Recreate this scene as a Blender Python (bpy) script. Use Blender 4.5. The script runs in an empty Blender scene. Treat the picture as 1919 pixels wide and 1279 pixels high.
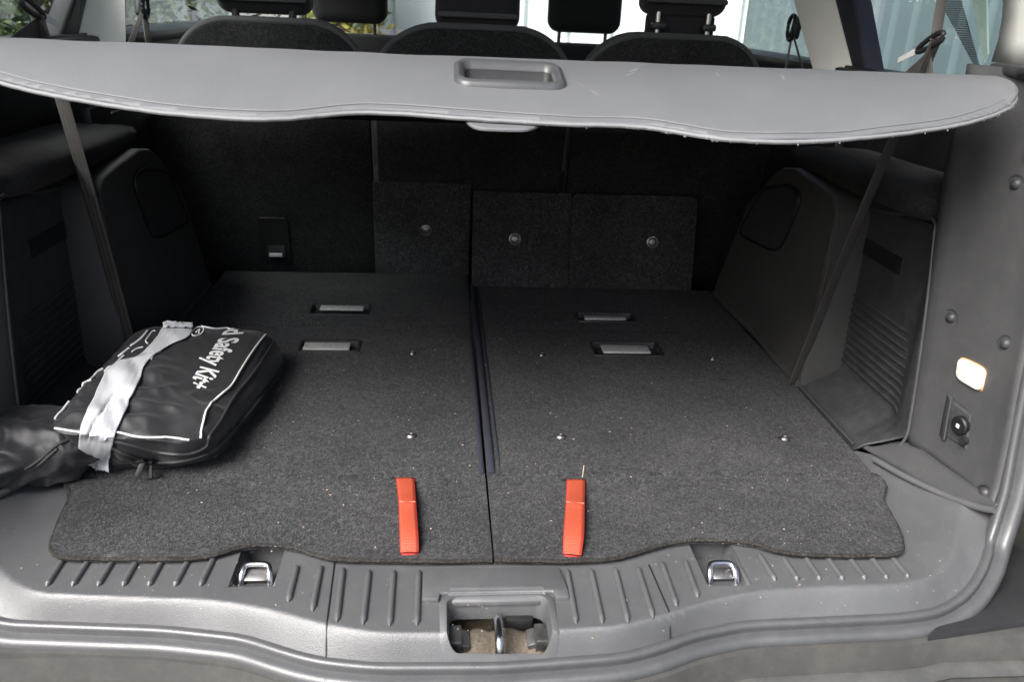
import bpy, bmesh, math, random
import numpy as np
from mathutils import Vector, Matrix, noise
random.seed(7); rng = np.random.default_rng(7)
SC = bpy.context.scene; COL = SC.collection
PI = math.pi
# ------------------------------------------------------------------ camera
F, CX, CY = 1556.0, 959.5, 639.5           # photograph 1919x1279, 18 mm on a 22.2 mm sensor
EYE = Vector((-0.077, -0.930, 0.700))
_dY = Vector((829 - CX, -(2 - CY), -F)).normalized()
_h = Vector((1, -0.046, 0)); _dX = (_h - _dY * _h.dot(_dY)).normalized(); _dZ = _dX.cross(_dY)
ROT = Matrix((_dX, _dY, _dZ))              # world = ROT @ camera vector
cd = bpy.data.cameras.new('camera'); cam = bpy.data.objects.new('camera', cd); COL.objects.link(cam)
cam.matrix_world = Matrix.Translation(EYE) @ ROT.to_4x4()
cd.sensor_width = 22.2; cd.lens = F * 22.2 / 1919; cd.clip_start = 0.02; cd.clip_end = 400
cd.dof.use_dof = True; cd.dof.focus_distance = 1.45; cd.dof.aperture_fstop = 5.0
SC.camera = cam
# ------------------------------------------------------------------ light
SUN_EL, SUN_AZ = math.radians(46), math.radians(-42)     # azimuth measured from straight behind the camera, towards its left
w = bpy.data.worlds.new('World'); SC.world = w; w.use_nodes = True
nt = w.node_tree; bg = nt.nodes['Background']; sk = nt.nodes.new('ShaderNodeTexSky')
sk.sky_type = 'NISHITA'; sk.sun_disc = False; sk.sun_elevation = SUN_EL; sk.altitude = 0
sk.air_density = 1.0; sk.dust_density = 4.0; sk.ozone_density = 1.0
nt.links.new(sk.outputs[0], bg.inputs[0]); bg.inputs[1].default_value = 0.08
sd = bpy.data.lights.new('sun', 'SUN'); sun = bpy.data.objects.new('sun', sd); COL.objects.link(sun)
sd.energy = 2.8; sd.angle = math.radians(34); sd.color = (1.0, 0.985, 0.965)
todir = Vector((math.sin(SUN_AZ) * math.cos(SUN_EL), -math.cos(SUN_AZ) * math.cos(SUN_EL), math.sin(SUN_EL)))
sun.rotation_euler = todir.to_track_quat('Z', 'Y').to_euler()
sk.sun_rotation = math.atan2(todir.x, todir.y)
SC.view_settings.view_transform = 'Standard'; SC.view_settings.look = 'None'
SC.view_settings.exposure = 1.45; SC.view_settings.gamma = 1.0
SC.render.engine = 'CYCLES'; SC.cycles.max_bounces = 8; SC.cycles.transparent_max_bounces = 12
SC.cycles.caustics_reflective = False; SC.cycles.caustics_refractive = False; SC.cycles.sample_clamp_indirect = 6

# ------------------------------------------------------------------ geometry helpers
def ray(px, py): return (ROT @ Vector((px - CX, -(py - CY), -F))).normalized()
def PX(px, py, x): d = ray(px, py); return EYE + d * ((x - EYE.x) / d.x)
def PY(px, py, y): d = ray(px, py); return EYE + d * ((y - EYE.y) / d.y)
def PZ(px, py, z=0.0): d = ray(px, py); return EYE + d * ((z - EYE.z) / d.z)
def proj(p):
    v = ROT.transposed() @ (Vector(p) - EYE)
    return (CX + F * v.x / -v.z, CY - F * v.y / -v.z)

def thing(name, label, cat, loc=(0, 0, 0), group=None):
    o = bpy.data.objects.new(name, None); COL.objects.link(o); o.location = loc; o.empty_display_size = .05
    o['label'] = label; o['category'] = cat
    if group: o['group'] = group
    return o
def tag(o, label=None, cat=None, group=None, kind=None):
    if label: o['label'] = label
    if cat: o['category'] = cat
    if group: o['group'] = group
    if kind: o['kind'] = kind
    return o
def link(name, me, parent=None):
    o = bpy.data.objects.new(name, me); COL.objects.link(o)
    if parent is not None:
        o.parent = parent
        off = Vector(parent.location)
        q = parent.parent
        while q is not None: off += Vector(q.location); q = q.parent
        o.location = -off
    return o
def obj(name, bm, mat, parent=None, smooth=40, recalc=True):
    if recalc: bmesh.ops.recalc_face_normals(bm, faces=bm.faces)
    me = bpy.data.meshes.new(name); bm.to_mesh(me); bm.free(); me.materials.append(mat)
    if smooth:
        for p in me.polygons: p.use_smooth = True
        me.set_sharp_from_angle(angle=math.radians(smooth))
    return link(name, me, parent)
def pyd(name, V, Fc, mat, parent=None, smooth=40):
    me = bpy.data.meshes.new(name); me.from_pydata([tuple(v) for v in V], [], Fc); me.update(); me.materials.append(mat)
    if smooth:
        for p in me.polygons: p.use_smooth = True
        me.set_sharp_from_angle(angle=math.radians(smooth))
    return link(name, me, parent)
def catmull(pts, n=8, closed=False):
    P = [Vector(p) for p in pts]; out = []; m = len(P)
    for i in range(m if closed else m - 1):
        if closed: a, b, c, d = P[i - 1], P[i], P[(i + 1) % m], P[(i + 2) % m]
        else: a, b, c, d = P[max(i - 1, 0)], P[i], P[i + 1], P[min(i + 2, m - 1)]
        for k in range(n):
            t = k / n
            out.append(0.5 * ((2 * b) + (c - a) * t + (2 * a - 5 * b + 4 * c - d) * t * t + (3 * b - a - 3 * c + d) * t ** 3))
    if not closed: out.append(P[-1])
    return out
def add_sweep(bm, path, prof, up=Vector((0, 0, 1)), closed=False, cap=True, scale=None):
    """prof: list of (a,b): a along side direction (T x up), b along the re-made up."""
    path = [Vector(p) for p in path]; n = len(path); rings = []
    for i, p in enumerate(path):
        q = path[(i + 1) % n] if (closed or i < n - 1) else p; r = path[i - 1] if (closed or i > 0) else p
        T = (q - r).normalized(); u = up(i, p, T) if callable(up) else up
        S = T.cross(u)
        if S.length < 1e-5: S = T.cross(Vector((1, 0, 0.01)))
        S.normalize(); U = S.cross(T)
        s = scale[i] if scale else 1
        rings.append([bm.verts.new(p + S * a * s + U * b * s) for a, b in prof])
    m = len(prof)
    for i in range(n if closed else n - 1):
        A, B = rings[i], rings[(i + 1) % n]
        for k in range(m):
            try: bm.faces.new((A[k], A[(k + 1) % m], B[(k + 1) % m], B[k]))
            except ValueError: pass
    if cap and not closed:
        bm.faces.new(rings[0]); bm.faces.new(rings[-1][::-1])
    return bm
def circ(r, n=10, sx=1, sy=1): return [(r * sx * math.cos(2 * PI * k / n), r * sy * math.sin(2 * PI * k / n)) for k in range(n)]
def tube(name, path, r, mat, parent=None, n=10, sx=1, sy=1, closed=False, up=Vector((0, 0, 1)), scale=None):
    bm = bmesh.new(); add_sweep(bm, path, circ(r, n, sx, sy), up=up, closed=closed, scale=scale); return obj(name, bm, mat, parent)
def add_box(bm, c, d, rot=None, bev=0.0, seg=2):
    r = bmesh.ops.create_cube(bm, size=1); vs = r['verts']
    bmesh.ops.scale(bm, vec=d, verts=vs)
    if bev:
        es = list({e for v in vs for e in v.link_edges})
        rb = bmesh.ops.bevel(bm, geom=es, offset=bev, segments=seg, profile=.5, affect='EDGES')
        vs = list({v for f in rb['faces'] for v in f.verts} | {v for v in vs if v.is_valid})
    if rot is not None: bmesh.ops.rotate(bm, cent=(0, 0, 0), matrix=rot, verts=vs)
    bmesh.ops.translate(bm, vec=c, verts=vs); return vs
def box(name, c, d, mat, parent=None, rot=None, bev=0.0, seg=2):
    bm = bmesh.new(); add_box(bm, c, d, rot, bev, seg); return obj(name, bm, mat, parent)
def grid(name, rows, mat, parent=None, thick=0.0, smooth=50):
    n, m = len(rows), len(rows[0]); V = [p for r in rows for p in r]
    Fc = [(i * m + j, i * m + j + 1, (i + 1) * m + j + 1, (i + 1) * m + j) for i in range(n - 1) for j in range(m - 1)]
    o = pyd(name, V, Fc, mat, parent, smooth)
    if thick:
        md = o.modifiers.new('thickness', 'SOLIDIFY'); md.thickness = thick; md.offset = 0
    return o
def extr(name, outline, vec, mat, parent=None, bev=0.0, seg=2, smooth=35):
    """closed outline (3D) extruded along vec."""
    bm = bmesh.new(); vs = [bm.verts.new(p) for p in outline]; f = bm.faces.new(vs)
    r = bmesh.ops.extrude_face_region(bm, geom=[f]); nv = [g for g in r['geom'] if isinstance(g, bmesh.types.BMVert)]
    bmesh.ops.translate(bm, vec=vec, verts=nv)
    if bev:
        bmesh.ops.recalc_face_normals(bm, faces=bm.faces)
        es = [e for e in bm.edges if len(e.link_faces) == 2 and e.calc_face_angle() > math.radians(40)]
        bmesh.ops.bevel(bm, geom=es, offset=bev, segments=seg, profile=.5, affect='EDGES')
    return obj(name, bm, mat, parent, smooth)
def sheet_bm(outline, step, zf, holes=(), cutx=(), cuty=(), skirt=0.0):
    bm = bmesh.new(); bm.faces.new([bm.verts.new((p[0], p[1], 0)) for p in outline])
    bmesh.ops.triangulate(bm, faces=bm.faces)
    xs = [p[0] for p in outline]; ys = [p[1] for p in outline]
    cx = list(np.arange(min(xs), max(xs), step)) + list(cutx) + [h[0] for h in holes] + [h[1] for h in holes]
    cy = list(np.arange(min(ys), max(ys), step)) + list(cuty) + [h[2] for h in holes] + [h[3] for h in holes]
    for c in cx: bmesh.ops.bisect_plane(bm, geom=bm.verts[:] + bm.edges[:] + bm.faces[:], plane_co=(c, 0, 0), plane_no=(1, 0, 0), dist=1e-6)
    for c in cy: bmesh.ops.bisect_plane(bm, geom=bm.verts[:] + bm.edges[:] + bm.faces[:], plane_co=(0, c, 0), plane_no=(0, 1, 0), dist=1e-6)
    dead = []
    for f in bm.faces:
        c = f.calc_center_median()
        if any(h[0] < c.x < h[1] and h[2] < c.y < h[3] for h in holes): dead.append(f)
    if dead: bmesh.ops.delete(bm, geom=dead, context='FACES')
    for v in bm.verts: v.co.z = zf(v.co.x, v.co.y)
    if skirt:
        es = [e for e in bm.edges if e.is_boundary]
        r = bmesh.ops.extrude_edge_only(bm, edges=es)
        bmesh.ops.translate(bm, vec=(0, 0, -skirt), verts=[g for g in r['geom'] if isinstance(g, bmesh.types.BMVert)])
    return bm
def interp(tab):
    X = [t[0] for t in tab]; Y = [t[1] for t in tab]
    return lambda x: float(np.interp(x, X, Y))
def sm(t): t = max(0., min(1., t)); return t * t * (3 - 2 * t)
def rrect(cx, cy, w_, h_, r, n=5, z=0.0):
    out = []
    for k, (sx, sy) in enumerate(((1, 1), (-1, 1), (-1, -1), (1, -1))):
        for i in range(n + 1):
            a = PI / 2 * (k + i / n)
            out.append(Vector((cx + sx * (w_ / 2 - r) + r * math.cos(a), cy + sy * (h_ / 2 - r) + r * math.sin(a), z)))
    return out
def dup(o, parent=None):
    c = o.copy(); COL.objects.link(c); c.parent = parent
    for ch in list(o.children): dup(ch, c)
    return c

# ------------------------------------------------------------------ materials
def mat(name): m = bpy.data.materials.new(name); m.use_nodes = True; return m, m.node_tree, m.node_tree.nodes['Principled BSDF']
def N(t, kind, **kw):
    n = t.nodes.new(kind)
    for k, v in kw.items():
        if k in n.inputs: n.inputs[k].default_value = v
        else: setattr(n, k, v)
    return n
def ramp(t, stops, fac):
    r = t.nodes.new('ShaderNodeValToRGB'); e = r.color_ramp.elements
    while len(e) < len(stops): e.new(.5)
    for i, (p, c) in enumerate(stops): e[i].position = p; e[i].color = (*c, 1) if len(c) == 3 else c
    t.links.new(fac, r.inputs[0]); return r
def g3(v, tint=(1, 1, 1)): return tuple(v * k for k in tint)
def basic(name, col, rough=.6, metal=0., spec=.5, grain=0., gs=900., vary=.15, vs=6., dirt=None, dirt_amt=.0, coat=0., sheen=0., stretch=None):
    m, t, b = mat(name)
    tc = N(t, 'ShaderNodeTexCoord'); src = tc.outputs['Object']
    if stretch:
        mp = N(t, 'ShaderNodeMapping'); mp.inputs['Scale'].default_value = stretch; t.links.new(src, mp.inputs[0]); src = mp.outputs[0]
    n1 = N(t, 'ShaderNodeTexNoise', Scale=vs, Detail=6.0, Roughness=.65); t.links.new(src, n1.inputs['Vector'])
    r = ramp(t, [(.25, g3(1 - vary, col)), (.75, g3(1 + vary, col))], n1.outputs[0]); out = r.outputs[0]
    if dirt:
        n2 = N(t, 'ShaderNodeTexNoise', Scale=vs * 4.3, Detail=9.0, Roughness=.75); t.links.new(src, n2.inputs['Vector'])
        r2 = ramp(t, [(.5 - dirt_amt * .3, (0, 0, 0)), (.78 - dirt_amt * .1, (1, 1, 1))], n2.outputs[0])
        mul = N(t, 'ShaderNodeMath', operation='MULTIPLY'); mul.inputs[1].default_value = dirt_amt; t.links.new(r2.outputs[0], mul.inputs[0])
        mx = N(t, 'ShaderNodeMix', data_type='RGBA'); t.links.new(mul.outputs[0], mx.inputs[0]); t.links.new(out, mx.inputs[6]); mx.inputs[7].default_value = (*dirt, 1); out = mx.outputs[2]
    t.links.new(out, b.inputs['Base Color'])
    b.inputs['Roughness'].default_value = rough; b.inputs['Metallic'].default_value = metal; b.inputs['Specular IOR Level'].default_value = spec
    b.inputs['Coat Weight'].default_value = coat; b.inputs['Sheen Weight'].default_value = sheen
    rr = ramp(t, [(.2, g3(max(rough - .08, .03))), (.8, g3(min(rough + .1, 1)))], n1.outputs[0]); t.links.new(rr.outputs[0], b.inputs['Roughness'])
    if grain:
        n3 = N(t, 'ShaderNodeTexNoise', Scale=gs, Detail=3.0); t.links.new(src, n3.inputs['Vector'])
        bp = N(t, 'ShaderNodeBump', Strength=grain, Distance=.001); t.links.new(n3.outputs[0], bp.inputs['Height']); t.links.new(bp.outputs[0], b.inputs['Normal'])
    return m
def carpet(name, dark, light, scale=260, bump=.9, speck=.5, sheen=.15):
    m, t, b = mat(name); tc = N(t, 'ShaderNodeTexCoord'); src = tc.outputs['Object']
    a = N(t, 'ShaderNodeTexNoise', Scale=scale, Detail=5.0, Roughness=.7, Distortion=.8); t.links.new(src, a.inputs['Vector'])
    f = N(t, 'ShaderNodeTexNoise', Scale=scale * .22, Detail=4.0, Roughness=.6, Distortion=2.2); t.links.new(src, f.inputs['Vector'])
    ad = N(t, 'ShaderNodeMath', operation='MULTIPLY_ADD'); ad.inputs[1].default_value = .55; t.links.new(f.outputs[0], ad.inputs[0])
    m5 = N(t, 'ShaderNodeMath', operation='MULTIPLY'); m5.inputs[1].default_value = .6; t.links.new(a.outputs[0], m5.inputs[0]); t.links.new(m5.outputs[0], ad.inputs[2])
    mid = tuple((x + y) * .30 for x, y in zip(dark, light))
    r = ramp(t, [(.40, dark), (.56, mid), (.74, light)], ad.outputs[0])
    L = N(t, 'ShaderNodeTexNoise', Scale=5.0, Detail=5.0, Roughness=.6); t.links.new(src, L.inputs['Vector'])
    lr = ramp(t, [(.28, (.70, .70, .72)), (.5, (1, 1, 1)), (.72, (1.30, 1.29, 1.27))], L.outputs[0])
    mx = N(t, 'ShaderNodeMix', data_type='RGBA', blend_type='MULTIPLY'); mx.inputs[0].default_value = 1; t.links.new(r.outputs[0], mx.inputs[6]); t.links.new(lr.outputs[0], mx.inputs[7])
    out = mx.outputs[2]
    if speck:
        v = N(t, 'ShaderNodeTexVoronoi', Scale=150.0, Randomness=1.0); t.links.new(src, v.inputs['Vector'])
        vr = ramp(t, [(.0, (1, 1, 1)), (.13, (0, 0, 0))], v.outputs['Distance'])
        k = N(t, 'ShaderNodeTexNoise', Scale=60.0, Detail=2.0); t.links.new(src, k.inputs['Vector'])
        kr = ramp(t, [(.58, (0, 0, 0)), (.66, (1, 1, 1))], k.outputs[0])
        mu = N(t, 'ShaderNodeMath', operation='MULTIPLY'); t.links.new(vr.outputs[0], mu.inputs[0]); t.links.new(kr.outputs[0], mu.inputs[1])
        m2 = N(t, 'ShaderNodeMath', operation='MULTIPLY'); m2.inputs[1].default_value = speck; t.links.new(mu.outputs[0], m2.inputs[0])
        m3 = N(t, 'ShaderNodeMix', data_type='RGBA'); t.links.new(m2.outputs[0], m3.inputs[0]); t.links.new(out, m3.inputs[6]); m3.inputs[7].default_value = (.34, .30, .25, 1); out = m3.outputs[2]
    t.links.new(out, b.inputs['Base Color']); b.inputs['Roughness'].default_value = .95; b.inputs['Specular IOR Level'].default_value = .15
    b.inputs['Sheen Weight'].default_value = sheen; b.inputs['Sheen Roughness'].default_value = .5
    bp = N(t, 'ShaderNodeBump', Strength=bump, Distance=.003); t.links.new(ad.outputs[0], bp.inputs['Height']); t.links.new(bp.outputs[0], b.inputs['Normal'])
    return m
M = {}
M['carpet'] = carpet('floor_carpet', (.013, .0135, .0145), (.098, .098, .102), scale=380, sheen=.05, bump=.9)
M['cut'] = carpet('cut_carpet_edge', (.018, .017, .017), (.085, .078, .070), scale=500, speck=0, sheen=0)
M['carpet_dark'] = carpet('seat_back_carpet', (.010, .0105, .011), (.052, .053, .053), scale=420, speck=0, bump=.5, sheen=0)
M['carpet_trim'] = carpet('trim_felt', (.022, .022, .023), (.055, .055, .056), scale=600, speck=0, bump=.35, sheen=.03)
M['binding'] = basic('edge_binding', (.020, .022, .034), .75, grain=.4, gs=1500)
M['sill'] = basic('sill_plastic', (.084, .086, .090), .43, spec=1.0, grain=.55, gs=800, vary=.08, vs=9, dirt=(.20, .19, .17), dirt_amt=.14)
M['plastic'] = basic('black_plastic', (.020, .020, .022), .45, grain=.3, gs=1100, dirt=(.12, .11, .10), dirt_amt=.10)
M['plastic_dark'] = basic('deep_black_plastic', (.010, .010, .011), .5, grain=.2, gs=900)
M['pocket'] = basic('pocket_plastic', (.032, .034, .038), .46, grain=.3, gs=900, vary=.25, vs=14, dirt=(.14, .13, .12), dirt_amt=.28)
M['arch'] = basic('arch_plastic', (.054, .055, .055), .55, grain=.5, gs=900, vary=.2, vs=12, dirt=(.14, .14, .13), dirt_amt=.15)
M['pillar_trim'] = basic('tailgate_pillar_plastic', (.056, .057, .059), .5, grain=.6, gs=800, vary=.08, vs=8, dirt=(.2, .19, .18), dirt_amt=.10)
M['rubber'] = basic('seal_rubber', (.066, .068, .072), .40, spec=.9, grain=.3, gs=700, vary=.08, vs=12, dirt=(.25, .23, .20), dirt_amt=.12)
M['vinyl'] = basic('cover_vinyl', (.134, .139, .147), .47, grain=.7, gs=900, vary=.06, vs=3, dirt=(.28, .28, .28), dirt_amt=.08)
M['hem'] = basic('cover_hem', (.21, .214, .22), .55, grain=.5, gs=1800, vary=.1, vs=60)
M['handle'] = basic('cover_handle_plastic', (.060, .063, .068), .36, grain=.15, gs=900)
M['thread'] = basic('frayed_thread', (.50, .50, .49), .8)
M['seat'] = basic('seat_fabric', (.022, .022, .024), .85, grain=.7, gs=700, vary=.2, vs=200, spec=.25, sheen=.15)
M['seat_rim'] = basic('seat_rim_fabric', (.060, .062, .062), .75, grain=.5, gs=900, spec=.3, sheen=.1)
M['chrome'] = basic('bright_steel', (.62, .62, .65), .22, 1.0, vary=.05)
M['steel'] = basic('dull_steel', (.30, .29, .29), .42, 1.0, vary=.2, vs=60)
M['bar'] = basic('brushed_bar', (.62, .61, .60), .42, .35, vary=.1, vs=80, stretch=(1, 30, 30))
M['dusty'] = basic('dusty_latch_metal', (.06, .055, .048), .6, .3, grain=.7, gs=500, vary=.4, vs=60, dirt=(.30, .24, .16), dirt_amt=.6)
M['red'] = basic('red_webbing', (.44, .075, .036), .42, grain=.7, gs=1500, vary=.08, vs=30)
def add_weave(m, sc):
    t = m.node_tree; b = t.nodes['Principled BSDF']; tc = N(t, 'ShaderNodeTexCoord'); wv = N(t, 'ShaderNodeTexWave', Scale=sc, Distortion=.6); wv.bands_direction = 'Y'
    t.links.new(tc.outputs['Object'], wv.inputs['Vector']); bp = N(t, 'ShaderNodeBump', Strength=.5, Distance=.0008); t.links.new(wv.outputs['Fac'], bp.inputs['Height'])
    t.links.new(b.inputs['Normal'].links[0].from_socket, bp.inputs['Normal']); t.links.new(bp.outputs[0], b.inputs['Normal'])
add_weave(M['red'], 130)
M['stitch'] = basic('pale_red_stitch', (.70, .30, .22), .7)
M['red_edge'] = basic('red_webbing_edge', (.38, .015, .013), .6)
M['nylon'] = basic('bag_nylon', (.021, .021, .023), .40, grain=.35, gs=1800, vary=.15, spec=.55, sheen=.1)
def add_wrinkle(m, scale, strength, dist, stretch=(1, 1, 1)):
    t = m.node_tree; b = t.nodes['Principled BSDF']; tc = N(t, 'ShaderNodeTexCoord'); mp = N(t, 'ShaderNodeMapping'); mp.inputs['Scale'].default_value = stretch; mp.inputs['Rotation'].default_value = (0, 0, .7)
    t.links.new(tc.outputs['Object'], mp.inputs[0]); n = N(t, 'ShaderNodeTexNoise', Scale=scale, Detail=4.0, Roughness=.45, Distortion=1.2); n.noise_type = 'RIDGED_MULTIFRACTAL'; t.links.new(mp.outputs[0], n.inputs['Vector'])
    bp = N(t, 'ShaderNodeBump', Strength=strength, Distance=dist); t.links.new(n.outputs[0], bp.inputs['Height'])
    if b.inputs['Normal'].is_linked: t.links.new(b.inputs['Normal'].links[0].from_socket, bp.inputs['Normal'])
    t.links.new(bp.outputs[0], b.inputs['Normal'])
M['zip'] = basic('zip_tape', (.045, .045, .045), .6, grain=.9, gs=900)
M['white'] = basic('white_print', (.80, .80, .78), .6, vary=.04)
M['tape'] = basic('silver_duct_tape', (.52, .53, .55), .42, .05, grain=.12, gs=120, vary=.08, vs=20)
add_wrinkle(M['nylon'], 7, .35, .006, (1, .45, 1)); add_wrinkle(M['tape'], 14, .10, .002, (1, .4, 1))
M['belt'] = basic('belt_webbing', (.075, .068, .063), .65, grain=.5, gs=1400, vary=.2, stretch=(1, 1, 8))
M['cream'] = basic('cream_pillar_trim', (.86, .86, .80), .6, grain=.15, gs=700, vary=.04)
M['paint'] = basic('dusty_beige_paint', (.066, .066, .063), .42, .12, vary=.08, vs=5, dirt=(.26, .24, .20), dirt_amt=.2, coat=.3)
M['paint_grey'] = basic('grey_bumper_paint', (.15, .145, .135), .45, .1, vary=.25, vs=14, dirt=(.42, .41, .38), dirt_amt=.45)
M['blade'] = basic('pale_steel_blade', (.80, .80, .80), .4, .1, vary=.03)
M['lens'] = basic('lamp_lens', (.80, .74, .66), .22, vary=.02)
M['amber'] = basic('lamp_rim', (.75, .30, .10), .35, vary=.02)
M['crumb'] = basic('pale_crumb', (.40, .33, .24), .8, vary=.4, vs=300)
M['fluff'] = basic('grey_fibre', (.085, .085, .088), .9, vary=.5, vs=200)
M['asphalt'] = basic('asphalt', (.055, .055, .056), .9, grain=.8, gs=120, vary=.25)
M['clad'] = basic('blue_grey_cladding', (.12, .16, .175), .5, vary=.08, vs=2)
M['clad_dark'] = basic('cladding_shadow_gap', (.07, .09, .10), .6)
M['white_clad'] = basic('white_cladding', (.80, .82, .83), .5, vary=.03)
M['bark'] = basic('bark', (.09, .07, .05), .9, grain=.8, gs=60)
M['roof'] = basic('headlining', (.55, .54, .51), .9, vary=.03)
def leafmat(name, a, b_):
    m, t, b = mat(name); g = N(t, 'ShaderNodeNewGeometry')
    r = ramp(t, [(0, a), (1, b_)], g.outputs['Random Per Island']); t.links.new(r.outputs[0], b.inputs['Base Color']); b.inputs['Roughness'].default_value = .6
    return m
M['leaf'] = leafmat('hedge_leaf', (.035, .06, .018), (.12, .15, .045))
M['leaf_y'] = leafmat('yellow_leaf', (.16, .19, .03), (.45, .36, .08))
def glassmat():
    m, t, b = mat('window_glass'); out = t.nodes['Material Output']
    tr = N(t, 'ShaderNodeBsdfTransparent'); tr.inputs[0].default_value = (.90, .95, .94, 1)
    gl = N(t, 'ShaderNodeBsdfGlossy', Roughness=.02); lw = N(t, 'ShaderNodeLayerWeight', Blend=.5); p4 = N(t, 'ShaderNodeMath', operation='POWER'); p4.inputs[1].default_value = 4.0; t.links.new(lw.outputs['Facing'], p4.inputs[0]); fr = N(t, 'ShaderNodeMath', operation='MULTIPLY_ADD'); fr.inputs[1].default_value = .30; fr.inputs[2].default_value = .02; t.links.new(p4.outputs[0], fr.inputs[0])
    mx = N(t, 'ShaderNodeMixShader'); t.links.new(fr.outputs[0], mx.inputs[0]); t.links.new(tr.outputs[0], mx.inputs[1]); t.links.new(gl.outputs[0], mx.inputs[2])
    t.links.new(mx.outputs[0], out.inputs[0]); return m
M['glass'] = glassmat()
def fritmat():
    m, t, b = mat('dotted_sunshade'); tc = N(t, 'ShaderNodeTexCoord'); out = t.nodes['Material Output']
    mp = N(t, 'ShaderNodeMapping'); mp.inputs['Scale'].default_value = (0.0001, 260, 260); t.links.new(tc.outputs['Object'], mp.inputs[0])
    v = N(t, 'ShaderNodeTexVoronoi', Randomness=0.0, Scale=1.0); t.links.new(mp.outputs[0], v.inputs['Vector'])
    r = ramp(t, [(.34, (1, 1, 1)), (.40, (0, 0, 0))], v.outputs['Distance'])
    tr = N(t, 'ShaderNodeBsdfTransparent'); mx = N(t, 'ShaderNodeMixShader'); t.links.new(r.outputs[0], mx.inputs[0])
    b.inputs['Base Color'].default_value = (.01, .012, .014, 1)
    t.links.new(b.outputs[0], mx.inputs[1]); t.links.new(tr.outputs[0], mx.inputs[2]); t.links.new(mx.outputs[0], out.inputs[0]); return m
M['frit'] = fritmat()

# ================================================================== THE SETTING OUTSIDE
bm = bmesh.new(); bmesh.ops.create_grid(bm, x_segments=2, y_segments=2, size=120); bmesh.ops.translate(bm, vec=(0, 0, -.72), verts=bm.verts)
tag(obj('ground', bm, M['asphalt']), kind='structure')

shed = thing('clad_shed', 'blue grey shed wall with upright metal cladding outside the right side windows', 'shed', (2.3, 2, -.72))
y = -1.2; k = 0
bmL = bmesh.new(); add_box(bmL, (2.42, 2.4, .9), (.1, 7.4, 3.3)); obj('wall', bmL, M['clad_dark'], shed)
while y < 5.9:
    wd = .21
    o = extr('cladding_panel', [(2.37, y, -.72), (2.31, y + .03, -.72), (2.31, y + wd - .045, -.72), (2.37, y + wd - .012, -.72)], (0, 0, 3.2), M['clad'], shed)
    y += wd
white = thing('white_garage', 'bright white clad garage front standing ahead of the car', 'garage', (0, 8, -.72))
box('wall', (.9, 8.25, 1.1), (6.2, .2, 3.6), M['white_clad'], white)
x = -1.9
while x < 3.8:
    extr('cladding_panel', [(x, 8.14, -.72), (x + .03, 8.09, -.72), (x + .40, 8.09, -.72), (x + .43, 8.14, -.72)], (0, 0, 3.4), M['white_clad'], white); x += .45

def leafcloud(name, cen, rad, n, size, m, parent):
    c = rng.normal(size=(n, 3)); c /= np.linalg.norm(c, axis=1)[:, None]
    rr = rng.random(n) ** .45; P = c * rr[:, None] * np.array(rad)
    P += .12 * np.array(rad) * np.sin(P * 5 + 3 * rng.random(3)); P += np.array(cen)
    a = rng.normal(size=(n, 3)); a /= np.linalg.norm(a, axis=1)[:, None]; b = np.cross(a, rng.normal(size=(n, 3))); b /= np.linalg.norm(b, axis=1)[:, None]
    s = size * (.6 + .8 * rng.random(n))[:, None]
    V = np.stack([P - a * s, P + b * s * .45, P + a * s, P - b * s * .45], 1).reshape(-1, 3)
    Fc = [(4 * i, 4 * i + 1, 4 * i + 2, 4 * i + 3) for i in range(n)]
    return pyd(name, V, Fc, m, parent, smooth=0)
def tree(cx_, cy_, h, r, n, m, label, lo=-.5, ls=.05):
    t = thing('tree', label, 'tree', (cx_, cy_, -.72), 'trees and shrubs outside the car')
    tube('trunk', [(cx_, cy_, -.72), (cx_ + .05, cy_, .4), (cx_ - .04, cy_ + .05, h * .7)], .09, M['bark'], t, scale=[1.2, .8, .3])
    leafcloud('crown', (cx_, cy_, (h + lo) / 2), (r, r, (h - lo) / 2), n, ls, m, t)
tree(-3.1, 4.3, 2.6, 1.25, 9000, M['leaf'], 'dark green tree seen through the rearmost left side window', lo=-.7)
tree(-3.2, 7.4, 2.9, 1.5, 9000, M['leaf'], 'dark green tree seen between the left belt and the left rear seat', lo=-.7)
tree(-1.05, 7.3, 2.6, .62, 4500, M['leaf_y'], 'yellow green leafy bush seen beside the middle headrest', lo=-.7)
tree(-4.6, 11.2, 3.6, 2.0, 8000, M['leaf'], 'dark green tree farthest off, ahead of the car on its left', lo=-.7)

# ================================================================== CAR BODY
car = thing('car_body', 'open rear end of an estate car with cream pillars and dusty beige paint', 'car', (0, 0, -.72))
box('roof', (0, 1.72, 1.09), (1.66, 2.6, .05), M['roof'], car, bev=.015)
box('floor_pan', (0, 1.4, -.22), (1.70, 2.9, .04), M['plastic_dark'], car)
for s in (-1, 1):
    box('side_panel', (s * .93, 1.35, .09), (.05, 3.0, 1.02), M['paint'], car, bev=.015)
    # door and quarter glass
    for (y0, y1) in ((.34, .98), (1.16, 2.05), (2.15, 3.0)):
        box('window_glass', (s * .90, (y0 + y1) / 2, .83), (.005, y1 - y0, .47), M['glass'], car)
    box('inner_door_panel', (s * .885, 1.95, .17), (.03, 2.3, .82), M['plastic_dark'], car, bev=.01)
    box('window_ledge', (s * .88, 1.55, .585), (.12, 2.5, .03), M['plastic_dark'], car, bev=.01)
box('windscreen_glass', (0, 3.25, .85), (1.6, .006, .62), M['glass'], car, rot=Matrix.Rotation(math.radians(-28), 3, 'X'))
box('dashboard', (0, 2.95, .30), (1.6, .5, .4), M['plastic_dark'], car, bev=.06, seg=4)
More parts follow.
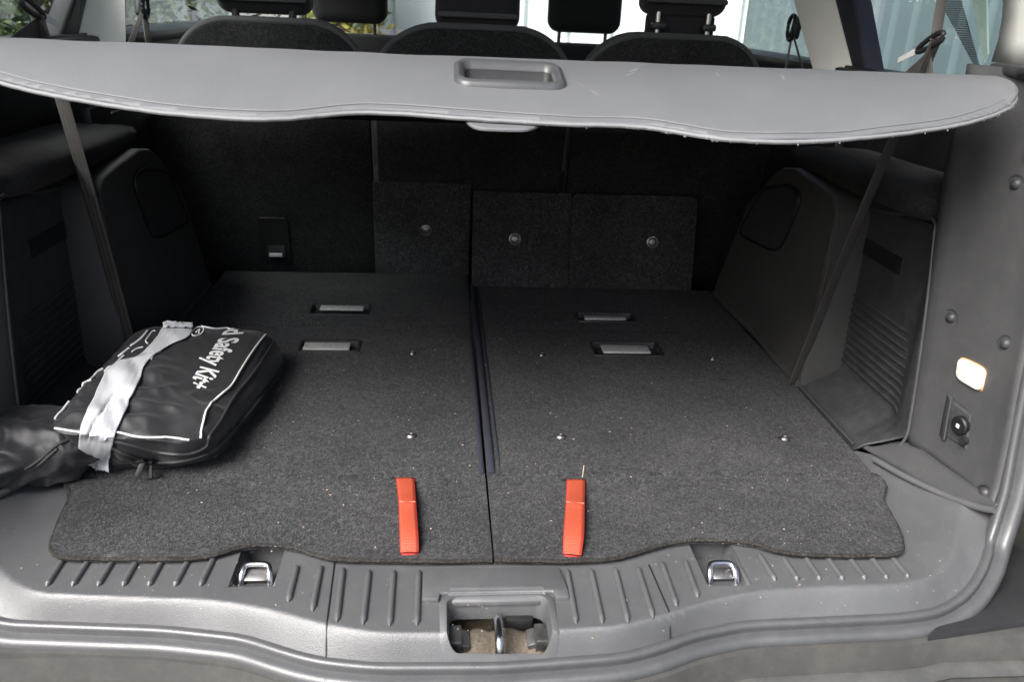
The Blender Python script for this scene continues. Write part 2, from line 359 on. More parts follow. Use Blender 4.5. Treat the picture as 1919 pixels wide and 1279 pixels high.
# raised tailgate, hinged on the rear edge of the roof, high above the camera
tg = extr('tailgate', [(-.68, .40, 1.11), (.68, .40, 1.11), (.62, -.30, 1.60), (-.62, -.30, 1.60)], (0, .03, .05), M['paint'], car, bev=.01)

# cream pillars
def pillar(name, pts_px, xw, th, m, par, zt=1.07):
    """pts_px: bottom-left, bottom-right, top-right, top-left in the photo at wall distance xw; carried on to the roof"""
    xi = xw - math.copysign(.05 if 'seal' not in name else 0, xw)
    a, b, c, d = [PX(p[0], p[1], xx_) for p, xx_ in zip(pts_px, (xi, xw, xw, xi))]
    def up(lo, hi):
        v = hi - lo; return lo + v * ((zt - lo.z) / v.z)
    def dn(lo, hi):
        v = hi - lo; return lo + v * ((.58 - lo.z) / v.z)
    c2 = Vector((xw, c.y + (c.y - b.y) * 3.0, zt)); d2 = Vector((xi, d.y + (d.y - a.y) * 3.0, zt))
    a2 = Vector((xi, a.y, .57)); b2 = Vector((xw, b.y, .57))
    return extr(name, [a2, a, d, d2, c2, c, b, b2], (math.copysign(th, xw), 0, 0), m, par, bev=min(.008, th * .3), seg=3)
pillar('pillar', [(1522, 135), (1598, 138), (1563, 0), (1484, 0)], .84, .05, M['cream'], car)
pillar('pillar_seal', [(1598, 138), (1625, 140), (1600, 0), (1563, 0)], .842, .045, M['binding'], car)
pillar('pillar', [(238, 80), (148, 75), (165, 0), (240, 0)], -.84, .05, M['cream'], car)
pillar('pillar_seal', [(148, 75), (112, 75), (140, 0), (165, 0)], -.842, .045, M['plastic_dark'], car)

# rear corner trim (cream) by the tailgate
for s in (-1, 1):
    rows = []
    for i in range(14):
        z = .648 + i * .034
        e = [PX(1840, 128, .78).y, PX(1860, 60, .78).y, PX(1862, 0, .78).y]
        ye_ = e[0] + (e[1] - e[0]) * sm((z - .648) / .05) + max(0, z - .70) * .35
        rows.append([Vector((s * (.785 + .012 * (1 - j / 6) ** 2), ye_ + (0.02 - ye_ + .55 * (z - .6)) * (j / 6), z)) for j in range(7)])
    grid('rear_corner_trim', rows, M['cream'], car, thick=.008)
    # dotted sunshade band on the quarter glass, its edge reflection painted as a pale green strip
    q = [PX(1828, 128, .885), PX(1836, 128, .885), PX(1800, 0, .885), PX(1760, 0, .885)]
    q2 = [Vector((s * p.x, p.y, p.z)) for p in q]
    v1 = q2[2] - q2[1]; v2 = q2[3] - q2[0]
    extr('glass_dot_band', [q2[0], q2[1], q2[2] + v1 * 3, q2[3] + v2 * 3], (s * .002, 0, 0), M['frit'], car)
    a, b, c, d = [PX(p[0], p[1], .87) for p in ((1843, 118), (1850, 100), (1848, 0), (1822, 0))]
    a, b, c, d = [Vector((s * p.x, p.y, p.z)) for p in (a, b, c, d)]
    extr('edge_reflection_strip', [a, b, c + (c - b) * 3, d + (d - a) * 3], (s * .004, 0, 0), M['clad'] if False else basic('painted_edge_reflection' + ('' if s > 0 else '_b'), (.45, .62, .55), .3), car)

# ---- sill line tables (x -> y)
def smooth_tab(tab):
    xs = np.linspace(-.78, .78, 1561); ys = np.interp(xs, [t[0] for t in tab], [t[1] for t in tab])
    k = np.exp(-(np.arange(-45, 46) / 20.0) ** 2); k /= k.sum(); ys = np.convolve(np.pad(ys, 45, mode='reflect', reflect_type='odd'), k, 'valid')
    return lambda x: float(np.interp(x, xs, ys))
_ye = smooth_tab([(-.75, .06), (-.735, .02), (-.70, -.02), (-.66, -.05), (-.611, -.066), (-.416, -.082), (-.316, -.10), (-.25, -.13), (-.214, -.143), (-.15, -.154), (0, -.158), (.15, -.148), (.20, -.134), (.25, -.112), (.326, -.094), (.549, -.086), (.60, -.078), (.66, -.052), (.70, -.02), (.735, .02), (.75, .06)])
yend = lambda x: _ye(x) + .009
ybrk = smooth_tab([(-.75, .14), (-.70, .07), (-.64, .005), (-.60, -.028), (-.568, -.042), (-.45, -.052), (-.356, -.058), (-.28, -.078), (-.218, -.104), (-.15, -.124), (0, -.130), (.15, -.122), (.209, -.106), (.28, -.078), (.356, -.058), (.45, -.052), (.56, -.050), (.60, -.040), (.66, .005), (.70, .07), (.75, .14)])
def sillz(x, y):
    z = -.010
    yb, ye = ybrk(x), yend(x)
    if y < yb:
        d = (yb - y) / max(yb - ye, .01); d = min(d, 1.2)
        d = math.sqrt(d * d + .10) - .316; z -= .049 * d
    ax = abs(x)
    x0 = .600 + .055 * sm((y - .0) / .20)
    if ax > x0: z += .050 * min((ax - x0) / (.742 - x0), 1.1) ** 2
    return z
seal_path = []
for x in np.linspace(-.735, .735, 90): seal_path.append(Vector((x, yend(x), sillz(x, yend(x)))))
upR = [(.752, .055, .065), (.760, .075, .13), (.766, .092, .20), (.770, .112, .30), (.774, .145, .42), (.776, .20, .58), (.774, .27, .76), (.768, .36, 1.0)]
seal_path = [Vector((-a, b, c)) for a, b, c in upR[::-1]] + seal_path + [Vector(p) for p in upR]
seal_path = catmull(seal_path, 2)
cen = Vector((0, .35, .55))
def seal_up(i, p, T):
    # direction facing the camera side: outwards-backwards
    return Vector((0, -.80, .60)) if abs(p.x) < .70 else Vector((-math.copysign(.35, p.x), -.9, .25))
# profile: a = side (T x up): T runs left->right along the bottom, so +a points down/out
prof = [(-.006, -.006), (-.006, .004), (-.002, .009), (.003, .009), (.006, .004), (.009, .002), (.012, .005), (.016, .010), (.022, .011), (.028, .008), (.032, .001), (.034, -.010), (.020, -.014)]
bm = bmesh.new(); add_sweep(bm, seal_path, prof, up=seal_up); obj('tailgate_seal', bm, M['rubber'], car, smooth=60)

# painted flange and bumper below the seal
def fl(i, off, dz): 
    p = seal_path[i]; return p
rows = []
yf = lambda x: min(yend(x), -.066 - .0 * x)
for (dy, z) in ((.012, -.060), (-.030, -.066), (-.036, -.088), (-.038, -.100), (-.060, -.106)):
    rows.append([Vector((x, yf(x) + dy, z)) for x in np.linspace(-.96, .96, 160)])
grid('body_flange', rows, M['paint'], car, thick=.003)
bump = extr('rear_bumper', [(-.90, -.055, -.105), (.90, -.055, -.105), (.90, -.20, -.112), (.90, -.34, -.135), (-.90, -.34, -.135), (-.90, -.20, -.112)], (0, 0, -.30), M['paint'], car, bev=.012, seg=3)

extr('corner_cladding', [PZ(*p, -.053) for p in ((1740, 1190), (1960, 1160), (1990, 1060), (1900, 1020), (1850, 1080), (1790, 1130))], (0, 0, -.03), M['plastic'], car, bev=.004)

# ================================================================== SILL TRIM
sill = thing('sill_trim', 'grey ribbed plastic load sill across the boot opening with a latch hole in its middle', 'sill trim', (0, -.05, -.01))
HL = (PZ(437, 1060).x, PZ(521, 1060).x, PZ(470, 1089).y, .060)      # hook wells x0 x1 y0 y1
HR = (PZ(1316, 1060).x, PZ(1398, 1060).x, PZ(1350, 1088).y, .060)
LT = (-.066, .068, -.143, -.066)
out = [(x, yend(x)) for x in np.linspace(-.75, .75, 120)]
out += [(.758, .10), (.735, .16), (.70, .27), (.665, .31), (.60, .31), (.60, .10), (-.60, .10), (-.60, .31), (-.665, .31), (-.70, .27), (-.735, .16), (-.758, .10)]
SB = [(-.224, 1), (.205, -1)]
bm = sheet_bm(out, .0068, sillz, holes=[HL, HR, LT], cuty=np.arange(-.15, .02, .0042))
# thickness at the hole walls
es = [e for e in bm.edges if e.is_boundary and any(h[0] - .001 <= v.co.x <= h[1] + .001 and h[2] - .001 <= v.co.y <= h[3] + .001 for h in (HL, HR, LT) for v in e.verts[:1])]
r_ = bmesh.ops.extrude_edge_only(bm, edges=es); bmesh.ops.translate(bm, vec=(0, .0, -.004), verts=[g for g in r_['geom'] if isinstance(g, bmesh.types.BMVert)])
so_ = obj('sill_panel', bm, M['sill'], sill, smooth=50)
nn = []
for v in so_.data.vertices:
    x, y = v.co.x, v.co.y; e = .0025
    nn.append(Vector((-(sillz(x + e, y) - sillz(x - e, y)) / (2 * e), -(sillz(x, y + e) - sillz(x, max(y - e, yend(x)))) / (y + e - max(y - e, yend(x))), 1)).normalized())
flip = sum(p.normal.z * p.area for p in so_.data.polygons) < 0
if flip: so_.data.flip_normals()
so_.data.normals_split_custom_set_from_vertices([tuple(n) for n in nn])
def on_sill(px, py, dz=0.0):
    z = -.01
    for _ in range(8):
        p = PZ(px, py, z); z = sillz(p.x, p.y)
    p = PZ(px, py, z); p.z += dz; return p
ribs = [((120, 1050), (87, 1101)), ((167, 1052), (135, 1101)), ((213, 1052), (183, 1101)), ((258, 1052), (230, 1101)), ((305, 1052), (278, 1101)), ((353, 1053), (327, 1101)), ((403, 1044), (375, 1101)),
        ((557, 1062), (540, 1130)), ((602, 1062), (585, 1148)), ((643, 1066), (631, 1168)), ((692, 1070), (680, 1173)), ((738, 1070), (730, 1176)), ((785, 1070), (781, 1175)),
        ((1062, 1068), (1080, 1171)), ((1107, 1068), (1129, 1171)), ((1152, 1066), (1177, 1169)), ((1194, 1064), (1224, 1160)), ((1239, 1055), (1268, 1138)), ((1283, 1052), (1308, 1122)),
        ((1421, 1040), (1453, 1091)), ((1467, 1048), (1495, 1090)), ((1509, 1048), (1537, 1089)), ((1550, 1048), (1580, 1089)), ((1591, 1048), (1622, 1088)), ((1632, 1048), (1663, 1087)), ((1670, 1047), (1703, 1085))]
for a, b in ribs:
    pa = on_sill(*a); pb = on_sill(*b); path = []; sc = []
    for k in range(15):
        t = k / 14; p = pa.lerp(pb, t); p.z = sillz(p.x, p.y) + .0004; path.append(p)
        e = min(t, 1 - t) * 14; sc.append(max(.25, min(1, math.sqrt(max(0, 1 - (1 - min(e, 1.2) / 1.2) ** 2)))))
    tube('rib', path, .0042, M['sill'], sill, n=12, sx=1, sy=1.25, scale=sc)
# seams where the three sill mouldings meet
for a, b in (((627, 1056), (606, 1222)), ((1216, 1060), (1266, 1208))):
    pa, pb = on_sill(*a), on_sill(*b); path = []
    for k in range(12):
        p = pa.lerp(pb, k / 11); p.z = sillz(p.x, p.y) + .0005; path.append(p)
    tube('seam', path, .0011, M['plastic_dark'], sill, n=6)
# edge ridge of the side bowls
for s in (-1, 1):
    pts = catmull([(s * .672, .262, .001), (s * .690, .20, .006), (s * .712, .13, .016), (s * .728, .075, .030), (s * .738, .045, .042)], 8)
    tube('bowl_ridge', pts, .0055, M['sill'], sill, n=10)

# raised middle plate, bezel and latch pocket
bm = bmesh.new(); 
rows = []
x0, x1 = PZ(792, 1085).x, PZ(1057, 1085).x
ou = [(x0, -.012), (x1 - .003, -.012), (x1 + .003, -.058), (x1 + .003, -.074), (.076, -.074), (.074, -.062), (-.072, -.062), (-.074, -.074), (x0, -.074), (x0, -.05)]
extr('latch_plate', [Vector((a, b, -.0035)) for a, b in ou], (0, 0, -.009), M['sill'], sill, bev=.0018, seg=2)
cxm, cym = (LT[0] + LT[1]) / 2, (LT[2] + LT[3]) / 2
outer = rrect(cxm, cym + .001, .150, .092, .020, 6); inner = rrect(cxm, cym, .126, .071, .014, 6)
bm = bmesh.new()
def ringz(p, dz): return Vector((p.x, p.y, sillz(p.x, p.y) + dz))
L1 = [bm.verts.new(ringz(p, -.0005)) for p in outer]; L2 = [bm.verts.new(ringz(p, .0032 if p.y > cym else .0012)) for p in rrect(cxm, cym + .001, .144, .086, .018, 6)]
L3 = [bm.verts.new(ringz(p, .0032 if p.y > cym else .0010)) for p in rrect(cxm, cym + .0005, .130, .075, .015, 6)]; L4 = [bm.verts.new(ringz(p, -.004)) for p in inner]; L5 = [bm.verts.new(ringz(p, -.030)) for p in rrect(cxm, cym, .122, .068, .013, 6)]
for A, B in ((L1, L2), (L2, L3), (L3, L4), (L4, L5)):
    n = len(A)
    for k in range(n): bm.faces.new((A[k], A[(k + 1) % n], B[(k + 1) % n], B[k]))
obj('latch_bezel', bm, M['sill'], sill, smooth=50)
bez = [ringz(p, .004) for p in rrect(cxm, cym + .001, .140, .082, .018, 6)]
bez = [p for p in bez if p.y > cym + .026]
extr('bezel_lip', [Vector((cxm - .062, LT[3] + .013, -.001)), Vector((cxm + .062, LT[3] + .013, -.001)), Vector((cxm + .064, LT[3] - .003, -.006)), Vector((cxm + .060, LT[3] - .006, -.014)), Vector((cxm - .060, LT[3] - .006, -.014)), Vector((cxm - .064, LT[3] - .003, -.006))], (0, 0, -.006), M['sill'], sill, bev=.003, seg=3)
# pocket interior
bm = bmesh.new()
vv = [bm.verts.new(p) for p in ((LT[0] - .01, LT[2] + .001, -.085), (LT[1] + .01, LT[2] + .001, -.085), (LT[1] + .01, LT[3] + .02, -.095), (LT[0] - .01, LT[3] + .02, -.095))]
tt = [bm.verts.new((v.co.x, v.co.y, -.04 if v.co.y < -.1 else -.022)) for v in vv]
bm.faces.new(vv)
for k in range(4): bm.faces.new((vv[k], vv[(k + 1) % 4], tt[(k + 1) % 4], tt[k]))
obj('latch_pocket', bm, M['dusty'], sill, smooth=0)
rows = []
for i in range(9):
    t = i / 8; yy = -.139 + t * .054; zz = -.058 + .012 * math.sin(t * 2.2) - .0 * t
    rows.append([Vector((LT[0] - .004 + (LT[1] - LT[0] + .008) * j / 14, yy + (.004 if 3 < j < 11 else -.002), zz + .003 * math.sin(j * 1.7))) for j in range(15)])
grid('dusty_plate', rows, M['dusty'], sill, thick=.002)
for s in (-1, 1):
    bm = bmesh.new()
    add_box(bm, (cxm + s * .054, -.108, -.040), (.016, .032, .020), bev=.002)
    add_box(bm, (cxm + s * .043, -.104, -.046), (.012, .030, .012), rot=Matrix.Rotation(s * -.4, 3, 'Y'), bev=.002)
    obj('latch_bracket', bm, M['steel'], sill)
strk = tube('striker', catmull([(.001, -.136, -.060), (.001, -.136, -.040), (.001, -.130, -.026), (.001, -.118, -.0225), (.001, -.098, -.0225), (.001, -.082, -.028), (.001, -.078, -.042), (.001, -.078, -.06)], 6), .0058, M['chrome'], sill, n=14)
box('striker_foot', (.001, -.132, -.052), (.034, .010, .012), M['dusty'], sill, bev=.003)
box('lock_pawl', (.030, -.075, -.045), (.036, .010, .020), M['plastic_dark'], sill, bev=.002)

# tie-down hook wells
for H_, hp in ((HL, (478, 1080)), (HR, (1356, 1077))):
    bm = bmesh.new(); d = .042
    lo = [bm.verts.new(p) for p in ((H_[0] + .004, H_[2] + .002, -.018), (H_[1] - .004, H_[2] + .002, -.018), (H_[1] - .004, H_[3], -.048), (H_[0] + .010, H_[3], -.048))]
    hi = [bm.verts.new(p) for p in ((H_[0] - .001, H_[2] - .001, -.0125), (H_[1] + .001, H_[2] - .001, -.0125), (H_[1] + .001, H_[3] + .001, -.0125), (H_[0] - .001, H_[3] + .001, -.0125))]
    bm.faces.new(lo)
    for k in range(4): bm.faces.new((lo[k], lo[(k + 1) % 4], hi[(k + 1) % 4], hi[k]))
    obj('hook_well', bm, M['sill'], sill, smooth=0)
    c = PZ(hp[0], hp[1], -.012)
    hk = tube('tie_down_hook', catmull([(c.x - .019, c.y - .004, -.024), (c.x - .018, c.y + .003, -.012), (c.x - .014, c.y + .014, -.006), (c.x, c.y + .016, -.005), (c.x + .014, c.y + .014, -.006), (c.x + .018, c.y + .003, -.012), (c.x + .019, c.y - .004, -.024)], 6), .0042, M['chrome'], sill, n=12, sx=1, sy=.8)
    box('hook_tongue', (c.x, c.y + .006, -.016), (.028, .018, .003), M['steel'], sill, rot=Matrix.Rotation(.35, 3, 'X'), bev=.001)

# clip brackets on the painted edge
for (px, py, wd) in ((368, 1251, .032), (1462, 1216, .030), (20, 1233, .03)):
    p = PZ(px, py, -.088)
    bm = bmesh.new(); add_box(bm, p, (wd, .020, .012), bev=.002); add_box(bm, (p.x + wd * .1, p.y - .012, p.z - .002), (wd * .3, .014, .006), bev=.001)
    obj('edge_clip', bm, M['plastic_dark'], car)

# ================================================================== BOOT FLOOR PANELS (carpeted)
front_px = [(925, 1050), (860, 1051), (800, 1052), (700, 1050), (640, 1049), (600, 1042), (565, 1030), (530, 1023), (490, 1021), (450, 1026), (415, 1036), (385, 1043), (340, 1047), (270, 1048), (190, 1047), (130, 1046), (108, 1042), (97, 1032), (96, 1020), (102, 998), (116, 962), (129, 935), (124, 908), (120, 897)]
front_pxR = [(925, 1050), (990, 1051), (1060, 1052), (1130, 1049), (1170, 1042), (1215, 1029), (1260, 1017), (1310, 1012), (1370, 1013), (1415, 1020), (1450, 1031), (1490, 1038), (1560, 1041), (1620, 1041), (1668, 1040), (1688, 1034), (1691, 1022), (1686, 998), (1672, 968), (1657, 940), (1656, 925), (1660, 910), (1650, 892)]
def fz(x, y):
    z = -.0040 * math.exp(-((y - .216 - .002 * math.sin(x * 9)) / .005) ** 2) + .0018 * math.exp(-((y - .203) / .008) ** 2) - .0020 * math.exp(-((y - .865) / .010) ** 2)
    z += .002 * sm((.20 - y) / .2)
    z += .0012 * noise.noise(Vector((x * 9, y * 9, 3)))
    return z
YBL, YBR = 1.272, 1.168
def slot_rect(px0, px1, py0, py1):
    a = PZ(px0, (py0 + py1) / 2); b = PZ(px1, (py0 + py1) / 2); m_ = (px0 + px1) / 2
    return (a.x, b.x, PZ(m_, py1).y, PZ(m_, py0).y)
slots = {-1: [((583, 692, 571, 590), (600, 682, 573, 581)), ((563, 673, 640, 659), (569, 656, 642, 656))],
         1: [((1082, 1187, 588, 603), (1095, 1172, 592, 599)), ((1112, 1235, 643, 667), (1128, 1216, 647, 662))]}
rivets = {-1: [(770, 817, 1), (773, 663, .8)], 1: [(1050, 819, 1), (1470, 822, 1), (1015, 666, .8), (1335, 673, .8)]}
def frivet(c, nrm, r, parent):
    """low domed rivet with a washer ring and a dimple"""
    U = Vector((1, 0, 0)); W = nrm.cross(U).normalized(); U = W.cross(nrm).normalized()
    pr = [(1.25, -.0005), (1.25, .0008), (1.05, .0016), (.98, .0010), (.80, .0034), (.55, .0048), (.34, .0050), (.26, .0030), (.0, .0026)]
    bm = bmesh.new(); R_ = []
    for a, h in pr[:-1]: R_.append([bm.verts.new(c + (U * math.cos(t) + W * math.sin(t)) * r * a + nrm * h) for t in [2 * PI * k / 18 for k in range(18)]])
    for A, B in zip(R_, R_[1:]):
        for k in range(18): bm.faces.new((A[k], A[(k + 1) % 18], B[(k + 1) % 18], B[k]))
    bm.faces.new(R_[-1]); return obj('rivet', bm, M['steel'], parent, smooth=40)
for s, fp, yb, lab in ((-1, front_px, YBL, 'left half of the grey carpeted boot floor, with the bag lying on it'), (1, front_pxR, YBR, 'right half of the grey carpeted boot floor, clear of any bag, with two tall flaps')):
    fl_ = thing('floor_panel', lab, 'floor panel', (s * .32, .6, 0), 'folded boot floor panels')
    O = [PZ(*p) for p in fp]; O[0] = Vector((s * .0015, O[0].y, 0))
    corner = Vector((s * .647, .222, 0))
    O = [Vector((p.x, p.y, 0)) for p in O if p.y < .221] + [corner, Vector((s * .652, .6, 0)), Vector((s * .654, yb, 0)), Vector((s * .0015 + (.006 if s > 0 else .003) , yb, 0)), Vector((s * .0015 + .004, .9, 0))]
    if s < 0: O[-1].x = -.0005 + .0; O[-2].x = .0035
    holes = [slot_rect(*q[0]) for q in slots[s]]
    bm = sheet_bm([(p.x, p.y) for p in O], .014, fz, holes=holes, cuty=list(np.arange(.190, .244, .0025)) + list(np.arange(.84, .89, .004)), skirt=.009)
    obj('carpet', bm, M['carpet'], fl_, smooth=35)
    # rough cut edge
    ed = catmull([Vector((p.x, p.y, fz(p.x, p.y) - .0030)) for p in O[:-4]], 4)
    ed = [p + Vector((noise.noise(p * 260) * .0012, noise.noise(p * 300 + Vector((5, 0, 0))) * .0012, noise.noise(p * 310) * .0008)) for p in ed]
    tube('cut_edge', ed, .0034, M['cut'], fl_, n=6)
    # slots with bars
    for (rx, bx) in slots[s]:
        h = slot_rect(*rx); b = slot_rect(*bx); cx_, cy_ = (h[0] + h[1]) / 2, (h[2] + h[3]) / 2; W_, H_ = h[1] - h[0], h[3] - h[2]
        bm = bmesh.new()
        loops = [[(p.x, p.y, zz) for p in rrect(cx_, cy_, W_ + gw, H_ + gw, rr, 4)] for gw, rr, zz in ((.008, .010, -.001), (.006, .009, .0022), (-.002, .007, .0022), (-.005, .006, -.006), (-.008, .006, -.012))]
        LL = [[bm.verts.new(p) for p in L_] for L_ in loops]
        for A, B in zip(LL, LL[1:]):
            for k in range(len(A)): bm.faces.new((A[k], A[(k + 1) % len(A)], B[(k + 1) % len(A)], B[k]))
        bm.faces.new(LL[-1])
        so = obj('slot_frame', bm, M['plastic'], fl_, smooth=40)
        bw = b[1] - b[0]; bh = max((b[3] - b[2]) * .9, .006)
        box('bar', ((b[0] + b[1]) / 2, (b[2] + b[3]) / 2, -.001), (bw, bh, .005), M['bar'], so, bev=.0018)
    for (px, py, r) in rivets[s]:
        c = PZ(px, py + 1); c.z = fz(c.x, c.y); frivet(c, Vector((0, 0, 1)), .0088 * r, fl_)
    # dark piped edge beside the centre gap
    xs_ = -.006 if s < 0 else .010
    path = [Vector((xs_ + (.004 if s < 0 and y_ > .9 else 0), y_, fz(0, y_) + .0005 + .002 * sm((y_ - .22) / .1))) for y_ in np.linspace(.222, yb - .004, 30)]
    tube('edge_binding', path, .0052 if s > 0 else .0036, M['binding'], fl_, n=10, sx=1.2, sy=.8)
    if s > 0: tube('edge_binding', [p + Vector((.013, 0, -.0012)) for p in path], .0022, M['binding'], fl_, n=8)
    # red pull strap, doubled webbing coming out of its slit
    if s < 0: Lp, Rp = [(743, 897), (748, 945), (750, 1000), (751, 1037)], [(775, 897), (778, 945), (782, 1000), (783, 1036)]
    else: Lp, Rp = [(1063, 900), (1061, 945), (1057, 1000), (1056, 1039)], [(1095, 900), (1094, 948), (1093, 1000), (1088, 1042)]
    zs = [.004, .014, .016, .006]
    A = catmull([PZ(*p, z) for p, z in zip(Lp, zs)], 8); B = catmull([PZ(*p, z) for p, z in zip(Rp, zs)], 8)
    for q in range(len(A)):
        kink = .0022 * math.exp(-((q - 8) / 1.2) ** 2); A[q].z += kink; B[q].z += kink
    rows = [[a.lerp(b, j / 6) + Vector((0, 0, .0007 * math.sin(PI * j / 6))) for j in range(7)] for a, b in zip(A, B)]
    st = grid('pull_strap', rows, M['red'], fl_, thick=.0022)
    rows2 = [[a.lerp(b, j / 3) + Vector((.001, .0, -.0045 - .0004 * j)) for j in range(4)] for a, b in zip(A, B)]
    grid('strap_underside', rows2, M['red_edge'], st, thick=.0018)
    tube('strap_edge', [b + Vector((.0004, 0, 0)) for b in B], .0011, M['red_edge'], st, n=6); tube('strap_edge', [a for a in A], .0009, M['red_edge'], st, n=6)
    tube('strap_stitch', [A[8].lerp(B[8], j / 10) + Vector((0, .0006 * math.sin(j * 2.2), .0012)) for j in range(11)], .0006, M['stitch'], st, n=5)
    sc_ = A[0].lerp(B[0], .5)
    box('strap_slit', (sc_.x - .003, sc_.y + .0035, .0012), (.040, .0045, .0026), M['plastic_dark'], fl_, bev=.001)
    # upright flaps leaning on the seat backs
    def flap(x0_, x1_, zt, yb_, yt_, riv, rnd=.02):
        q = rrect((x0_ + x1_) / 2, zt / 2, x1_ - x0_, zt, rnd, 4)
        pts = []
        for p in q:
            zz = p.y
            if zz < rnd * 1.01 : pts.append(Vector((x0_ if p.x < (x0_ + x1_) / 2 else x1_, yb_, 0)))
            else: pts.append(Vector((p.x, yb_ + (yt_ - yb_) * zz / zt, zz)))
        u = []
        for p in pts:
            if not u or (p - u[-1]).length > 1e-4: u.append(p)
        if (u[0] - u[-1]).length < 1e-4: u.pop()
        fo = extr('flap', u, (0, .008, 0), M['carpet'], fl_, bev=.002, seg=1)
        nrm = Vector((0, -zt, (yt_ - yb_))).normalized()
        if nrm.z < 0 and False: nrm = -nrm
        if riv:
            t = 0.5
            for _ in range(30):
                p = PY(riv[0], riv[1], yb_ + (yt_ - yb_) * t); t = p.z / zt
            frivet(p, nrm, .0125, fo)
        return fo
    if s < 0: flap(-.252, .003, .262, YBL - .002, 1.225, (798, 432), .004)
    else:
        flap(.008, .2670, .247, YBR, 1.212, (965, 448), .004); flap(.2682, .606, .247, YBR, 1.212, (1223, 454), .016)

# loose crumbs and carpet fluff
def scatter(n, x0, x1, y0, y1, smin, smax, flat=.35, bias=1.0):
    V, Fc = [], []
    for i in range(n):
        x = rng.uniform(x0, x1); y = y0 + (y1 - y0) * rng.random() ** bias
        if abs(x) < .012: continue
        z = fz(x, y) + .0012; s_ = (smin + (smax - smin) * rng.random() ** 4) * .85; a = rng.random() * PI; e = s_ * (.3 + .5 * rng.random())
        c_, d_ = math.cos(a), math.sin(a); b0 = len(V)
        V += [(x - c_ * s_, y - d_ * s_, z), (x + d_ * e, y - c_ * e, z + e * flat), (x + c_ * s_, y + d_ * s_, z), (x - d_ * e, y + c_ * e, z + e * .1), (x, y, z + s_ * .5)]
        Fc += [(b0, b0 + 1, b0 + 4), (b0 + 1, b0 + 2, b0 + 4), (b0 + 2, b0 + 3, b0 + 4), (b0 + 3, b0, b0 + 4)]
    return V, Fc
V, Fc = scatter(760, -.56, .56, .02, 1.15, .0006, .0030, bias=1.5)
tag(pyd('crumbs', V, Fc, M['crumb'], None, 0), 'pale crumbs and grass bits scattered over the boot carpet', 'crumbs', kind='stuff')
def sill_dust(n):
    V, Fc = [], []
    for i in range(n):
        x = rng.uniform(-.70, .70); yb = yend(x) + .006; y = yb + .12 * rng.random()
        z = sillz(x, y) + .0006; s_ = .0004 + .0013 * rng.random() ** 3; a = rng.random() * PI; c_, d_ = math.cos(a), math.sin(a); e = s_ * .5; b0 = len(V)
        V += [(x - c_ * s_, y - d_ * s_, z), (x + d_ * e, y - c_ * e, z + e * .4), (x + c_ * s_, y + d_ * s_, z), (x - d_ * e, y + c_ * e, z), (x, y, z + s_ * .4)]
        Fc += [(b0, b0 + 1, b0 + 4), (b0 + 1, b0 + 2, b0 + 4), (b0 + 2, b0 + 3, b0 + 4), (b0 + 3, b0, b0 + 4)]
    return V, Fc
V, Fc = sill_dust(600)
tag(pyd('dust_specks', V, Fc, M['crumb'], None, 0), 'fine pale grit lying on the ribbed plastic sill', 'grit', kind='stuff')
def fibres(n):
    V, Fc = [], []
    for i in range(n):
        x = rng.uniform(-.64, .64); y = .02 + 1.0 * rng.random() ** 1.7
        if abs(x) < .014 or abs(x) > .565 + .08 * sm((y - .20) / .05) or y < .03: continue
        z = fz(x, y) + .0006; a = rng.random() * 2 * PI; L = .0015 + .004 * rng.random() ** 2; wd = .00022; b0 = len(V); cur = rng.normal() * .9
        px_, py_ = x, y
        for k in range(4):
            t = k / 3; V += [(px_ - wd * math.sin(a), py_ + wd * math.cos(a), z + .0022 * math.sin(PI * t)), (px_ + wd * math.sin(a), py_ - wd * math.cos(a), z + .0022 * math.sin(PI * t) + .0002)]
            px_ += math.cos(a) * L / 3; py_ += math.sin(a) * L / 3; a += cur * .5
        for k in range(3): Fc.append((b0 + 2 * k, b0 + 2 * k + 1, b0 + 2 * k + 3, b0 + 2 * k + 2))
    return V, Fc
V, Fc = fibres(30000)
tag(pyd('carpet_fluff', V, Fc, M['fluff'], None, 0), 'fine loose fibres standing up from the boot carpet', 'fluff', kind='stuff')
tube('straw', catmull([(.154, .205, .003), (.156, .212, .010), (.158, .220, .016)], 4), .0007, M['crumb'], None, n=5)
tag(bpy.data.objects['straw'], 'short pale straw sticking up beside the right red pull strap', 'straw')

